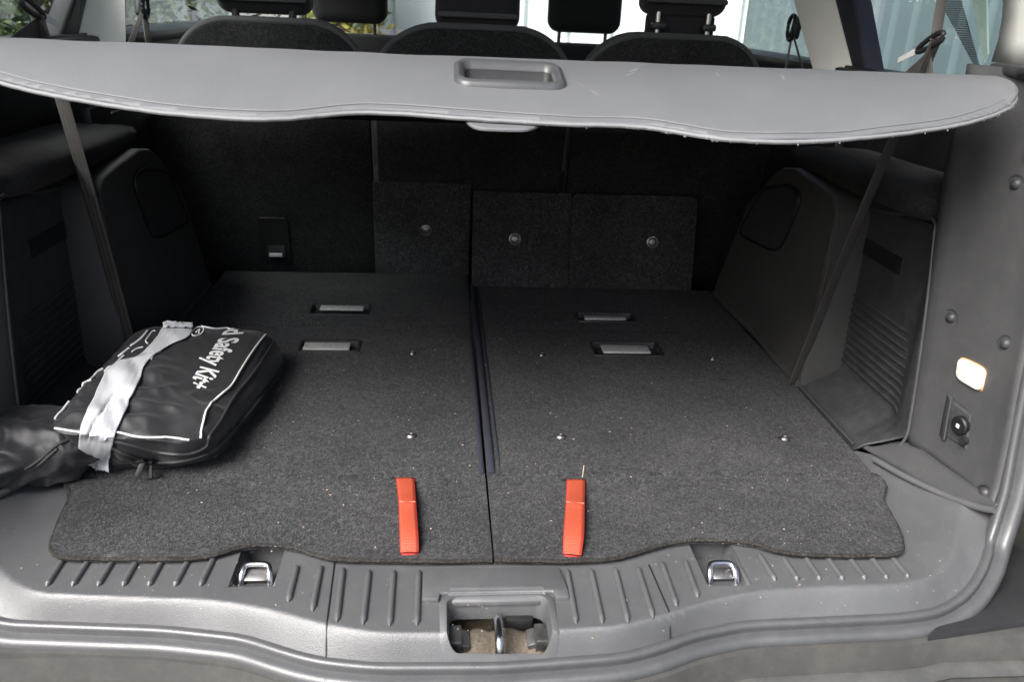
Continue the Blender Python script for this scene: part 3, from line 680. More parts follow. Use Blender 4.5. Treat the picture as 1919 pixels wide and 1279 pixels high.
# ================================================================== SIDE TRIMS
def side_trim(s):
    lab = ('dark moulded side trim with ribbed storage pocket and white lamp, right of the boot floor' if s > 0 else 'nearly black moulded side trim in shade behind the bag')
    t = thing('side_trim', lab, 'side trim', (s * .75, .6, 0), 'moulded side trims of the boot')
    X = lambda x, y, z: Vector((s * x, y, z))
    # wheel arch panel
    ol = [(1.160, -.004), (1.135, .05), (1.018, .277), (.90, .372), (.86, .392), (.80, .402), (.66, .392), (.60, .385), (.578, .372), (.568, .350), (.560, .05), (.562, -.004)]
    arch = extr('wheel_arch_panel', [X(.662 + .012 * (z / .4) ** 2 , y, z) for y, z in ol], (s * .085, 0, 0), M['arch'], t, bev=.007, seg=3)
    tube('panel_edge', catmull([X(.664 + .012 * (z / .4) ** 2, y, z) for y, z in [(.566, .004), (.5625, .05), (.5655, .20), (.569, .345), (.58, .372)]], 5), .0020, M['arch'], t, n=8)
    # round-cornered access cover with a groove
    cc = [PX(*p, .667) for p in ((1438, 352), (1475, 348), (1496, 362), (1494, 390), (1466, 458), (1452, 468), (1438, 466), (1398, 446), (1388, 436), (1392, 422), (1425, 362))]
    cc = catmull([X(p.x, p.y, p.z) for p in cc], 3, closed=True)
    tube('cover_groove', cc, .0032, M['plastic_dark'], t, n=8, closed=True, up=Vector((1, 0, 0)))
    cm = sum(cc, Vector()) / len(cc)
    extr('access_cover', [cm + (p - cm) * .95 - X(.001, 0, 0) for p in cc], (s * .006, 0, 0), M['pocket'], t, bev=.0012, seg=1)
    tube('floor_edge_strip', catmull([X(.668, 1.15, -.002), X(.668, 1.0, .0), X(.670, .86, .004), X(.672, .80, .002), X(.668, .72, -.002), X(.666, .57, -.002)], 6), .0115, M['arch'], t, n=10)
    # pocket shell
    def wall(y, z):
        xx = .726 + .016 * sm((y - .300) / .05)
        return .657 + (xx - .657) * sm((z + .012) / .060) ** .8
    rows = []
    for i in range(26):
        z = -.010 + .40 * i / 25; zz = z
        y0 = .262 + .05 * sm(1 - (z + .01) / .06) + .165 * max(0, z)
        rows.append([X(wall(y0 + (.80 - y0) * (j / 30) ** 1.3, z), y0 + (.80 - y0) * (j / 30) ** 1.3, z) for j in range(31)])
    grid('pocket_shell', rows, M['pocket'], t, thick=.003)
    # ribs of the pocket floor
    for k in range(10):
        z = .062 + .0150 * k; ya, yb_ = .318 + .005 * k, .62
        path = [X(wall(y, z) - .0012, y, z) for y in np.linspace(ya, yb_, 14)]
        tube('rib', path, .0040, M['pocket'], t, n=6, scale=[.4] + [1] * 12 + [.4])
    # handle recess and lever
    p0, p1 = PX(1612, 462, .742), PX(1690, 480, .742)
    box('handle_recess', X(.742, (p0.y + p1.y) / 2 - .0, (p0.z + p1.z) / 2 - .006), (.006, abs(p0.y - p1.y) + .02, .032), M['plastic_dark'], t, bev=.0025)
    box('pocket_lever', X(.738, p0.y + .01, p0.z + .012), (.016, .045, .018), M['arch'], t, rot=Matrix.Rotation(s * .3, 3, 'Z'), bev=.005, seg=3)
    # rim highlight round the pocket
    rim = [(.735, .62, .368), (.733, .48, .382), (.730, .385, .402), (.726, .338, .400), (.723, .326, .380), (.722, .306, .30), (.721, .282, .18), (.720, .266, .08), (.718, .262, .045), (.708, .268, .020), (.690, .290, .004), (.672, .318, .0)]
    rimc = catmull([X(*p) for p in rim], 6)
    tube('pocket_rim', rimc, .0028, M['pillar_trim'], t, n=8)
    tube('pocket_lip', [X(.659, .318 + .24 * k / 10, .001) for k in range(11)], .0022, M['pillar_trim'], t, n=6)
    # felt covered ledge
    rows = []
    for y in np.linspace(.285, .93, 24):
        k = (y - .285) / .65; zc = .428 - .012 * k; f = 1 - .5 * sm((y - .80) / .13)
        sec = [(.850, .024), (.780, .026), (.735, .023), (.708, .014), (.700, 0), (.704, -.018), (.716, -.028), (.78, -.034), (.85, -.036)]
        rows.append([X(a + .02 * sm((y - .82) / .11) + .050 * sm((.39 - y) / .06), y, zc + b * f + .002 * noise.noise(Vector((y * 9, b * 40, s)))) for a, b in sec])
    grid('felt_ledge', rows, M['carpet_trim'], t, thick=.004, smooth=60)
    tube('ledge_wire', catmull([X(.72, .80, .470), X(.74, .93, .462), X(.78, 1.02, .455)], 5), .0022, M['arch'], t, n=6)
    box('upper_wall', X(.845, .78, .51), (.02, 1.0, .19), M['plastic_dark'], t, bev=.003)
    box('rear_wall', X(.79, 1.10, .22), (.02, .50, .50), M['plastic_dark'], t, bev=.003)
    # pillar trim: felt-grained face between the pocket and the tailgate seal
    zr = [.035, .07, .12, .18, .25, .32, .40, .48, .545, .60, .645]
    def rimp(z): return Vector((.7225 + .012 * sm((z - .5) / .14), .262 + .165 * max(z - .03, 0) ** 1.0 + (0 if z < .42 else .0), z))
    sy = interp([(.035, .050), (.065, .060), (.13, .075), (.20, .092), (.30, .112), (.42, .145), (.58, .20), (.76, .27)]); sx = interp([(.03, .738), (.065, .750), (.13, .757), (.30, .768), (.42, .772), (.65, .776)])
    rows = []
    for z in np.linspace(.035, .645, 40):
        a = rimp(z); b = Vector((sx(z), sy(z), z + .0)); r_ = []
        lowk = sm((.10 - z) / .07)
        r_.append(X(a.x + .012, a.y + .012, a.z)); 
        for j in range(15):
            u = j / 14; p = a.lerp(b, u); p.x += .006 * math.sin(PI * u) - .004 * math.exp(-((u - .10) / .05) ** 2) - .005 * math.exp(-((u - .97) / .04) ** 2)
            p.z -= lowk * 0.0
            r_.append(X(p.x, p.y, p.z))
        rows.append(r_)
    grid('pillar_trim', rows, M['pillar_trim'], t, thick=.003, smooth=60)
    # skirt joining the trim to the sill bowl
    rows = []
    lo = catmull([X(.672, .318, -.004), X(.690, .24, .002), (X(.712, .13, .012)), X(.736, .062, .035), X(.741, .046, .043)], 6)
    hi = catmull([X(.690, .300, .003), X(.722, .258, .036), X(.734, .15, .045), X(.742, .07, .050), X(.745, .048, .052)], 6)
    for k in range(6): rows.append([a.lerp(b, k / 5) - X(.004 * math.sin(PI * k / 5), 0, 0) for a, b in zip(lo, hi)])
    grid('trim_skirt', rows, M['pillar_trim'], t, thick=.002, smooth=60)
    # push clips
    def face_at(px, py):
        best = None
        xx = .745
        for _ in range(12):
            p = PX(px, py, xx); a = rimp(max(p.z, .035)); b = Vector((sx(p.z), sy(p.z), p.z)); u = (p.y - a.y) / (b.y - a.y); xx = a.x + (b.x - a.x) * u + .006 * math.sin(PI * max(0, min(1, u)))
        return X(p.x, p.y, p.z)
    nin = Vector((-s * .97, -.25, 0)).normalized()
    for (px, py) in ((1905, 345), (1783, 596), (1885, 645), (1846, 925)):
        c = face_at(px, py); U = nin.cross(Vector((0, 0, 1))).normalized(); W = Vector((0, 0, 1)); bm = bmesh.new(); R_ = []
        for a, h, b_ in ((1.25, .0005, 0), (1.25, .0015, 0), (1.05, .0015, 0), (.98, -.002, 0), (.80, -.002, 0), (.72, .003, 0), (.45, .0065, 0), (.15, .0075, 0)):
            R_.append([bm.verts.new(c + (U * math.cos(q) + W * math.sin(q)) * .0115 * a + nin * h) for q in [2 * PI * k / 20 for k in range(20)]])
        for A, B in zip(R_, R_[1:]):
            for k in range(20): bm.faces.new((A[k], A[(k + 1) % 20], B[(k + 1) % 20], B[k]))
        bm.faces.new(R_[-1]); obj('trim_clip', bm, M['pocket'], t, smooth=35)
    # lamp and power socket are on the right-hand side only
    if s > 0:
        q = [face_at(*p) for p in ((1800, 667), (1852, 692), (1843, 737), (1794, 708))]; cm = sum(q, Vector()) / 4
        def rq(sc_, off, n=4, r=.28):
            o_ = []
            for i in range(4):
                a, b, c = q[i - 1], q[i], q[(i + 1) % 4]
                for k in range(n + 1):
                    u = k / n; p = (b.lerp(a, r * (1 - u) ** 2)).lerp(b.lerp(c, r * u ** 2), .5) if False else b + (a - b) * r * (1 - u) ** 2 + (c - b) * r * u ** 2
                    o_.append(cm + (p - cm) * sc_ + nin * off)
            return o_
        lamp = extr('load_lamp', rq(1.07, .0015), nin * -.006, M['amber'], t, bev=.001, seg=1)
        extr('lamp_lens', rq(.96, .0065), nin * -.007, M['lens'], lamp, bev=.0015, seg=2)
        # socket recess
        k4 = [face_at(*p) for p in ((1775, 738), (1826, 776), (1816, 852), (1760, 815))]
        box_in = [p + nin * -.014 for p in k4]
        bm = bmesh.new(); A = [bm.verts.new(p + nin * .0015) for p in k4]; B = [bm.verts.new(cm2) for cm2 in [p + (sum(k4, Vector()) / 4 - p) * .12 + nin * -.0 for p in k4]]
        Cc = [bm.verts.new(p + (sum(k4, Vector()) / 4 - p) * .2 + nin * .003) for p in k4]
        for AA, BB in ((A, B), (B, Cc)):
            for k in range(4): bm.faces.new((AA[k], AA[(k + 1) % 4], BB[(k + 1) % 4], BB[k]))
        bm.faces.new(Cc); sk_ = obj('socket_plate', bm, M['pocket'], t, smooth=0)
        extr('socket_cheek', [k4[0] + nin * .001, k4[0].lerp(k4[1], .30) + nin * .009, k4[3].lerp(k4[2], .30) + nin * .009, k4[3] + nin * .001], nin * -.006, M['pillar_trim'], sk_, bev=.001, seg=1)
        c = face_at(1806, 797); tube('socket_cap', [c + nin * .001, c + nin * .010, c + nin * .012], .0150, M['plastic_dark'], sk_, n=24, up=Vector((0, 0, 1)), scale=[1, 1, .85])
        box('socket_symbol', c + nin * .0125, (.001, .007, .006), M['white'], sk_)
        c = face_at(1812, 826); tube('cap_hinge', [c + nin * .001, c + nin * .010], .0065, M['plastic'], sk_, n=14)
    # cover rail bracket at the top
    c = X(.770, .205, .600)
    tube('rail_ring', catmull([X(.758, .27, .640), X(.772, .20, .640), X(.778, .165, .615), X(.778, .155, .58), X(.772, .17, .555), X(.758, .21, .545)], 6), .007, M['plastic'], t, n=10)
    box('rail_block', X(.780, .26, .595), (.02, .14, .10), M['plastic_dark'], t, bev=.01, seg=3)
    box('top_rail', X(.80, .245, .640), (.09, .20, .018), M['pocket'], t, rot=Matrix.Rotation(math.radians(0), 3, 'X'), bev=.006, seg=3)
    return t
side_trim(1); side_trim(-1)

# ================================================================== SEATS
def seat(xc, x0, x1, topw, label, latch=None, hr=None, posts=True, hgt=.152):
    t = thing('rear_seat', label, 'seat', (xc, 1.3, -.1), 'rear seats behind the boot')
    yb = lambda z: 1.315 - .28 * z
    def side_prof(sgn):
        base = x0 if sgn < 0 else x1; top = xc + sgn * topw / 2; arr = []
        for z in (-.10, .10, .30): arr.append((base, z))
        lim = -.70 if base < -.7 else (.715 if base > .715 else base)
        if abs(lim) < abs(base): arr.append((base, .40)); base = lim
        for z in (.44, .50): arr.append((base, z))
        for k in range(1, 9):
            a = PI / 2 * k / 8
            arr.append((top + (base - top) * (1 - math.sin(a) * .15) if False else base + (xc + sgn * topw * .22 - base) * (1 - math.cos(a)), .50 + hgt * math.sin(a)))
        return arr
    R_ = side_prof(1); L_ = side_prof(-1)
    ol = [Vector((x, yb(z), z)) for x, z in R_] + [Vector((x, yb(z), z)) for x, z in L_[::-1]]
    extr('back_shell', ol, (0, .035, .01), M['carpet_dark'], t, bev=.006, seg=2)
    ol2 = [Vector((xc + (p.x - xc) * .97, p.y + .034, p.z - .004)) for p in ol]
    extr('backrest', ol2, (0, .085, .022), M['seat'], t, bev=.028, seg=4)
    rim = [p + Vector((0, .010, .004)) for p in ol if p.z > (.27 if abs(xc) < .1 else .45)]
    tube('back_rim', catmull(rim, 3), .0085, M['seat_rim'], t, n=10, up=Vector((0, 1, 0)))
    box('seat_cushion', (xc, 1.66, .02), ((x1 - x0) * .96, .50, .16), M['seat'], t, bev=.04, seg=4)
    if hr:
        hx, hw, z0 = hr; hz = z0 + .045
        bm = bmesh.new(); add_box(bm, (hx, 1.185, hz + .03), (hw, .095, .15), rot=None, bev=.030, seg=5)
        for v in bm.verts:
            k = (v.co.z - (hz + .03)) / .075; v.co.x = hx + (v.co.x - hx) * (1 - .06 * max(k, 0) ** 2) ; v.co.y += -.02 * k
        h = obj('headrest', bm, M['seat'], t, smooth=60)
        bm = bmesh.new(); add_box(bm, (hx, 1.150, hz - .012), (hw * .93, .03, .012), bev=.005); obj('headrest_seam', bm, M['seat_rim'], h)
        if posts: box('headrest_base', (hx, 1.20, z0 - .028), (hw * .82, .03, .062), M['seat'], h, bev=.008)
        for s in (-1, 1):
            tube('post', [(hx + s * hw * .30, 1.172, z0 - .05), (hx + s * hw * .30, 1.172, z0 + .03)], .0065 if posts else .009, M['chrome'] if posts else M['plastic'], h, n=12)
            box('post_collar', (hx + s * hw * .30, 1.165, z0 - .024), (.034, .03, .016), M['plastic'], h, bev=.005)
    if latch:
        a, b = PY(480, 410, 1.25), PY(546, 494, 1.29)
        cxl, czl = (a.x + b.x) / 2, (a.z + b.z) / 2; W_, H_ = b.x - a.x, a.z - b.z
        pl = extr('latch_plate', [Vector((p.x, yb(p.y) - .003, p.y)) for p in rrect(cxl, czl, W_, H_, .008, 3)], (0, -.004, 0), M['plastic_dark'], t, bev=.001, seg=1)
        box('latch_recess', (cxl, yb(czl - .2 * H_) - .008, czl - .18 * H_), (W_ * .62, .004, H_ * .42), M['plastic'], pl, bev=.001)
        box('latch_tab', (cxl, yb(czl) - .011, czl - .30 * H_), (W_ * .45, .005, .010), M['bar'], pl, bev=.001)
    return t
seat(-.475, -.80, -.252, .40, 'left rear seat with wide dark back and a latch plate low on its back', latch=True, hr=(-.487, .215, .655), posts=False, hgt=.137)
seat(.006, -.238, .240, .40, 'middle rear seat with its low headrest sitting straight on the backrest', hr=(.006, .200, .640), posts=False, hgt=.142)
seat(.495, .256, .81, .40, 'right rear seat with its headrest raised on two bright posts', hr=(.500, .205, .692), posts=True, hgt=.140)

for hx, lab in ((-.40, 'front seat headrest showing between the left and middle rear seats'), (.432, 'front seat headrest showing between the middle and right rear seats')):
    t = thing('front_seat', lab.replace('headrest', 'with dark headrest'), 'seat', (hx, 2.3, -.2), 'front seats')
    bm = bmesh.new(); add_box(bm, (hx, 2.30, .25), (.48, .13, .66), rot=Matrix.Rotation(.10, 3, 'X'), bev=.05, seg=4); obj('backrest', bm, M['seat'], t)
    bm = bmesh.new(); add_box(bm, (hx, 2.25, .715), (.262, .11, .20), bev=.042, seg=6); h = obj('headrest', bm, M['seat'], t, smooth=60)
    for s in (-1, 1): tube('post', [(hx + s * .085, 2.27, .55), (hx + s * .085, 2.26, .64)], .0065, M['chrome'], h, n=10)

# ================================================================== BELTS
def ribbon(name, A, B, m, parent, th=.0014, n=5, puff=0):
    rows = [[a.lerp(b, j / n) for j in range(n + 1)] for a, b in zip(A, B)]
    return grid(name, rows, m, parent, thick=th)
def stow_belt(s, lab):
    # belt coming down past the window, through a ring, then slanting across the trim down to the floor edge
    if s > 0: top, ringp, fl0 = (1765, 0), (1752, 78), Vector((.650, .570, .004))
    else: top, ringp, fl0 = (45, 0), (70, 28), Vector((-.650, .570, .004))
    rp = PX(ringp[0], ringp[1], s * .705)
    t = thing('seat_belt', lab, 'seat belt', rp, 'seat belts')
    up1 = PX(top[0], top[1], s * .72); v = (up1 - rp); end = rp + v * ((1.02 - rp.z) / v.z)
    W = Vector((0.004, .022, 0))
    tube('webbing_upper', [rp, rp.lerp(end, .5), end], .0042 if False else .006, M['belt'], t, n=8, sx=1.6, sy=.35, up=Vector((0, 1, 0)))
    # main webbing, folded narrow: three long folds
    n = 22
    wk = .5
    for k, (o, r) in enumerate(((-.0100, .0084), (.0004, .0088), (.0108, .0078))):
        path = []
        for i in range(n):
            u = i / (n - 1); p = rp.lerp(fl0, u); p = Vector(p); p.y += .6 * o; p.x += s * .8 * o - s * .004 * math.sin(PI * u) + s * .0010 * k
            path.append(p)
        tube('webbing_fold', path, r, M['belt'], t, n=8, sx=.95, sy=.26, up=Vector((-s * .6, .8, 0)))
    # spread webbing just below the ring
    a, b = (PX(1692, 139, s * .70), PX(1748, 139, s * .71)) if s > 0 else (PX(16, 72, s * .70), PX(86, 72, s * .71))
    c = rp + Vector((0, -.006, -.004)); d = rp + Vector((0, .010, -.004))
    ribbon('webbing_spread', [c, c.lerp(a, .5), a, a + (a - c) * .5], [d, d.lerp(b, .5), b, b + (b - d) * .5], M['belt'], t)
    # tongue: plastic loop and metal blade
    if s > 0: q = [(1765, 68), (1745, 80), (1722, 92), (1682, 113)]
    else: q = [(42, 2), (62, 18), (80, 28), (114, 47)]
    P_ = [PX(a_, b_, s * .700) for a_, b_ in q]
    tube('tongue_loop', catmull([P_[0] + Vector((0, 0, .006)), P_[1] + Vector((0, 0, .010)), P_[2] + Vector((0, 0, .003)), P_[2] - Vector((0, 0, .004)), P_[1] - Vector((0, 0, .006)), P_[0] - Vector((0, 0, .006))], 5, closed=True), .0042, M['plastic'], t, n=10, closed=True)
    A = P_[2]; B = P_[3]; wv = Vector((0, .0, .0062)); n_ = Vector((s * .002, 0, 0))
    extr('tongue_blade', [A + wv, B + wv * .75, B - wv * .75, A - wv], n_, M['blade'], t, bev=.0005, seg=1)
    return t
stow_belt(1, 'dark folded seat belt slanting down the right trim with its bright tongue above the cover')
stow_belt(-1, 'dark seat belt hanging by the left window with its bright tongue above the cover')
def shoulder_belt(s, ring_px, a_px, b_px, lab, xw):
    rp = PX(*ring_px, xw); t = thing('seat_belt', lab, 'seat belt', rp, 'seat belts')
    bm = bmesh.new(); add_box(bm, rp, (.02, .030, .055), rot=Matrix.Rotation(s * .25, 3, 'X'), bev=.008, seg=3); obj('belt_guide', bm, M['plastic'], t)
    tube('guide_ring', [rp + Vector((-s * .012, .024 * math.cos(a), .030 * math.sin(a))) for a in [2 * PI * k / 20 for k in range(20)]], .0055, M['plastic'], t, n=8, closed=True)
    for px in (a_px, b_px):
        e = PX(px[0], px[1], xw - s * .02); v = e - rp; e = rp + v * 2.2; W = Vector((0, .016, 0))
        st = rp + Vector((-s * .008, 0, -.01)); wv = Vector((.004, .017, 0))
        ribbon('webbing', [st - wv * .6, e - wv], [st + wv * .6, e + wv], M['belt'], t, th=.002)
    return t
shoulder_belt(1, (1492, 52), (1476, 125), (1508, 125), 'shoulder belt hanging from a round guide on the cream pillar at right', .83)
shoulder_belt(-1, (262, 8), (240, 78), (275, 78), 'shoulder belt hanging beside the cream pillar at left', -.83)

# ================================================================== LUGGAGE COVER
cov = thing('luggage_cover', 'grey vinyl roller luggage cover with wavy frayed edge and recessed handle above the boot', 'luggage cover', (0, .27, .63))
YR, ZR, KS = .27, .633, .24
def PC(px, py, dz=0):
    """on the cover board: z = ZR - KS*(YR-y)"""
    d = ray(px, py); # EYE.z + t dz = ZR - KS*(YR - EYE.y - t dy)
    t = (ZR + dz - KS * (YR - EYE.y) - EYE.z) / (d.z - KS * d.y); return EYE + d * t
near_px = [(-90, 128), (0, 151), (60, 166), (130, 180), (200, 192), (300, 206), (400, 215), (480, 219), (550, 217), (600, 212), (650, 208), (700, 207), (780, 211), (860, 217), (960, 223), (1060, 229), (1150, 231), (1220, 236), (1290, 247), (1350, 256), (1420, 261), (1480, 262), (1560, 259), (1640, 252), (1720, 243), (1800, 230), (1860, 213), (1893, 198)]
near = catmull([PC(*p) for p in near_px], 5)
tipR = [PC(*p) for p in ((1904, 186), (1901, 176), (1888, 165), (1865, 152), (1843, 143))]
farR = tipR[-1]; farL = PC(-20, 70)
ny = interp([(p.x, p.y) for p in near]); xR = near[-1].x; xL = near[0].x
tipc = catmull([near[-1]] + tipR, 6)
def covz(x, y):
    return ZR - KS * (YR - y)
def covzz(x, y):
    return covH(x, y) - .0008 * 0
def covH(x, y):
    d = y - ny(min(x, near[-1].x)); yf = farL.y + (farR.y - farL.y) * (x - farL.x) / (farR.x - farL.x); e = yf - y
    return covz(x, y) + .009 * 4 * max(0, d * e) / max((d + e) ** 2, 1e-4) + .0022 * noise.noise(Vector((x * 3.5, y * 7, 1))) + .0012 * noise.noise(Vector((x * 14, y * 5, 6))) - .003 * sm(1 - e / .012)
HX0, HX1, HY0, HY1 = PC(868, 160).x, PC(1040, 165).x, PC(955, 174).y, PC(955, 141).y
hc = Vector(((HX0 + HX1) / 2, (HY0 + HY1) / 2, 0)); hw, hh = HX1 - HX0, HY1 - HY0
co = [(p.x, p.y) for p in near] + [(p.x, p.y) for p in tipc[1:]] + [(farR.x + (farL.x - farR.x) * k / 20, farR.y + (farL.y - farR.y) * k / 20) for k in range(1, 21)]
bm = sheet_bm(co, .0085, covzz, holes=[(HX0 + .001, HX1 - .001, HY0, HY1)], cuty=np.arange(.22, .30, .004))
board = obj('cover_board', bm, M['vinyl'], cov, smooth=60)
md = board.modifiers.new('thickness', 'SOLIDIFY'); md.thickness = .0035; md.offset = 0
rows = []
for (dy, dz) in ((-.003, -.0035), (.003, -.004), (.010, -.0065), (.02, -.011), (.05, -.018), (.30, -.060), (.60, -.110), (.80, -.140)):
    rows.append([Vector((farL.x + (farR.x - .02 - farL.x) * k / 40, farL.y + (farR.y - farL.y) * k / 40 + dy, covz(0, farL.y + (farR.y - farL.y) * k / 40) + dz)) for k in range(41)])
grid('cover_fabric', rows, M['vinyl'], cov, thick=.002, smooth=60)
def onc(p, dz): return Vector((p.x, p.y, covH(p.x, hc.y) + KS * (p.y - hc.y) + dz))
bm = bmesh.new()
specs = [(.024, .020, .0005), (.022, .019, .0055), (.012, .016, .0085), (.002, .012, .0065), (-.004, .010, -.002)]
LL = [[bm.verts.new(onc(p, dz)) for p in rrect(hc.x, hc.y, hw + g, hh + g * 1.0, rr, 6)] for g, rr, dz in specs]
for A, B in zip(LL, LL[1:]):
    for k in range(len(A)): bm.faces.new((A[k], A[(k + 1) % len(A)], B[(k + 1) % len(A)], B[k]))
hd = obj('cover_handle', bm, M['handle'], cov, smooth=50)
bm = bmesh.new(); LL = [[bm.verts.new(onc(p, dz)) for p in rrect(hc.x, hc.y, hw + g, hh + g, rr, 6)] for g, rr, dz in ((-.003, .010, -.001), (-.008, .008, -.020), (-.014, .006, -.026))]
for A, B in zip(LL, LL[1:]):
    for k in range(len(A)): bm.faces.new((A[k], A[(k + 1) % len(A)], B[(k + 1) % len(A)], B[k]))
bm.faces.new(LL[-1]); obj('handle_tray', bm, M['plastic'], hd, smooth=50)
# lower shell of the handle peeping out under the near edge
q = catmull([PC(*p) for p in ((872, 214), (885, 224), (905, 229), (950, 231), (985, 231), (1005, 226), (1020, 217))], 5)
q = [p + Vector((0, 0, -.006)) for p in q]
extr('handle_grip', q + [q[-1] + Vector((0, .05, .012)), q[0] + Vector((0, .05, .012))], (0, 0, -.004), M['vinyl'], cov, bev=.001, seg=1)
# hem and frayed edge
hem = [Vector((p.x, p.y - .0005, covz(p.x, p.y) - .0025)) for p in near] + [Vector((p.x, p.y, covz(p.x, p.y) - .001)) for p in tipc[1:]]
hemj = [p + Vector((0, noise.noise(p * 180) * .0005, noise.noise(p * 240) * .0005)) for p in hem]
tube('hem', hemj, .0026, M['hem'], cov, n=8)
tube('hem_stitch', [p + Vector((-.004 * sm((p.x - .5) / .15), .010, 0)) for p in [Vector((q.x, q.y, covH(q.x, q.y + .010) + .0028)) for q in near]], .0007, M['hem'], cov, n=5)
V, Fc = [], []
def thread(p, L):
    a = rng.normal() * .5; d = Vector((math.sin(a), -math.cos(a) * .5, -.45 + rng.normal() * .35)).normalized(); b0 = len(V); sd = Vector((.00020, 0, .0001)); c = Vector(p)
    for k in range(4):
        V.extend([c - sd, c + sd]); c = c + d * (L / 3); d = (d + Vector(tuple(rng.normal(size=3) * .35))).normalized()
    for k in range(3): Fc.append((b0 + 2 * k, b0 + 2 * k + 1, b0 + 2 * k + 3, b0 + 2 * k + 2))
for i in range(1000):
    p = hem[int(rng.integers(0, len(hem) - 1))].lerp(hem[0], 0); j = int(rng.integers(0, len(hem) - 1)); p = hem[j].lerp(hem[j + 1], rng.random())
    dens = 1.0 if (.0 < p.x < .28 or p.x > .62) else .45
    if rng.random() < dens: thread(p, .0010 + (.0045 if p.x > -.05 else .002) * rng.random() ** 2.5)
fr = pyd('frayed_threads', V, Fc, M['thread'], cov, 0); fr['kind'] = 'stuff'
V, Fc = [], []
for (a, b, wd) in (((1175, 152), (1200, 140), .0012), ((1065, 165), (1100, 180), .0007), ((1100, 180), (1135, 200), .0005), ((1168, 160), (1192, 150), .0008), ((1462, 152), (1468, 168), .0006), ((1190, 138), (1215, 125), .0004), ((1340, 150), (1345, 158), .0007)):
    pa, pb = PC(*a), PC(*b); pa.z = covH(pa.x, pa.y) + .0024; pb.z = covH(pb.x, pb.y) + .0024; sd = (pb - pa).cross(Vector((0, 0, 1))).normalized() * wd; b0 = len(V)
    for k in range(7):
        u = k / 6; p = pa.lerp(pb, u); p += Vector((0, noise.noise(p * 90) * .002, 0)); e = math.sin(PI * u) * (.5 + noise.noise(p * 400)) ; V += [p - sd * e, p + sd * e]
    for k in range(6): Fc.append((b0 + 2 * k, b0 + 2 * k + 1, b0 + 2 * k + 3, b0 + 2 * k + 2))
pyd('scuff_marks', V, Fc, M['thread'], cov, 0)['kind'] = 'stuff'
tube('roller_case', [(-.70, 1.08, .465), (.70, 1.08, .465)], .030, M['plastic_dark'], cov, n=16)

# ================================================================== SAFETY KIT BAG
bag = thing('safety_kit_bag', 'black nylon bag with white lettering and silver duct tape lying on the boot floor', 'bag', (-.47, .42, 0))
# top corners (front-left, front-right, rear-right, rear-left) and matching floor corners
T0, T1, T2, T3 = PZ(72, 806, .112), PZ(388, 828, .070), PZ(508, 613, .096), PZ(262, 602, .155)
B0, B1, B2, B3 = PZ(150, 898, .004), PZ(402, 872, .004), PZ(548, 672, .004), Vector((-.655, .74, .03))
B0 = Vector((-.60, .235, .002))
def bil(a, b, c, d, u, v): return a.lerp(b, u).lerp(d.lerp(c, u), v)
def bag_pt(a, b, fine=True):
    m = max(abs(a), abs(b))
    if m < 1e-6: r = 0; ca = cb = 0
    else:
        k = m / ((abs(a) ** 7 + abs(b) ** 7) ** (1 / 7)); ca, cb = a * k, b * k
    TOP = .80
    mm = max(abs(ca), abs(cb), 1e-6); ms = m
    if ms <= TOP:
        u, v = (ca / TOP + 1) / 2, (cb / TOP + 1) / 2
        p = bil(T0, T1, T2, T3, u, v)
        p.z += .016 * (1 - (2 * u - 1) ** 2) * (1 - (2 * v - 1) ** 4) - .008 * sm((ms / TOP - .82) / .18)
    else:
        e = (ms - TOP) / (1 - TOP); ua, va = ca / ms * TOP, cb / ms * TOP
        u, v = (ca / ms * 1 + 1) / 2, (cb / ms * 1 + 1) / 2
        pt = bil(T0, T1, T2, T3, u, v); pb = bil(B0, B1, B2, B3, u, v); pt.z -= .008
        p = pt.lerp(pb, e); out_ = Vector((pb.x - (-.45), pb.y - .45, 0)).normalized()
        p += out_ * (.014 * math.sin(PI * min(e * 1.05, 1)))
        p.z += .004 * math.sin(PI * e)
    if fine:
        q = Vector((p.x, p.y, 0)); d = Vector((T1.x - T0.x, T1.y - T0.y, 0)).normalized()
        s1 = q.dot(Vector((.83, .55, 0))); s2 = q.dot(Vector((-.55, .83, 0)))
        wr = noise.noise(Vector((s1 * 26, s2 * 7, p.z * 9))) * .0042 + noise.noise(Vector((s1 * 9, s2 * 11, 4))) * .006
        front = sm((.45 - p.y) / .18)
        wr += front * .0055 * (1 - abs(noise.noise(Vector((s1 * 13, s2 * 30, 9)))) * 3)
        wr += .0030 * (1 - abs(noise.noise(Vector((s1 * 30, s2 * 12, 2)))) * 4) * (.4 + .6 * front)
        wr *= (1 - .75 * sm((a - .0) / .35) * sm((b + .35) / .3)) * .8
        p.z += wr * (1 if m < .8 else .4); 
        if m > .8: p.x += wr * .8; p.y += wr * .8
        p.z = max(p.z, .003)
    return p
G = 110
bag_rows = [[bag_pt(-1 + 2 * i / G, -1 + 2 * j / G) for i in range(G + 1)] for j in range(G + 1)]
grid('bag_body', bag_rows, M['nylon'], bag, smooth=80)
from mathutils.bvhtree import BVHTree
bmt = bmesh.new(); bmt.from_mesh(bag.children[0].data); bmesh.ops.recalc_face_normals(bmt, faces=bmt.faces); bagbvh = BVHTree.FromBMesh(bmt); bmt.free()
def hit(px, py, off):
    """the point of the bag's skin seen there, lifted off along the skin's normal"""
    for k in range(120):
        h = bagbvh.ray_cast(EYE, ray(px, py + (k if k % 2 else -k) * .7))
        if h[0] is not None:
            n = h[1] if h[1].dot(ray(px, py)) < 0 else -h[1]; return h[0] + n * off
    return None
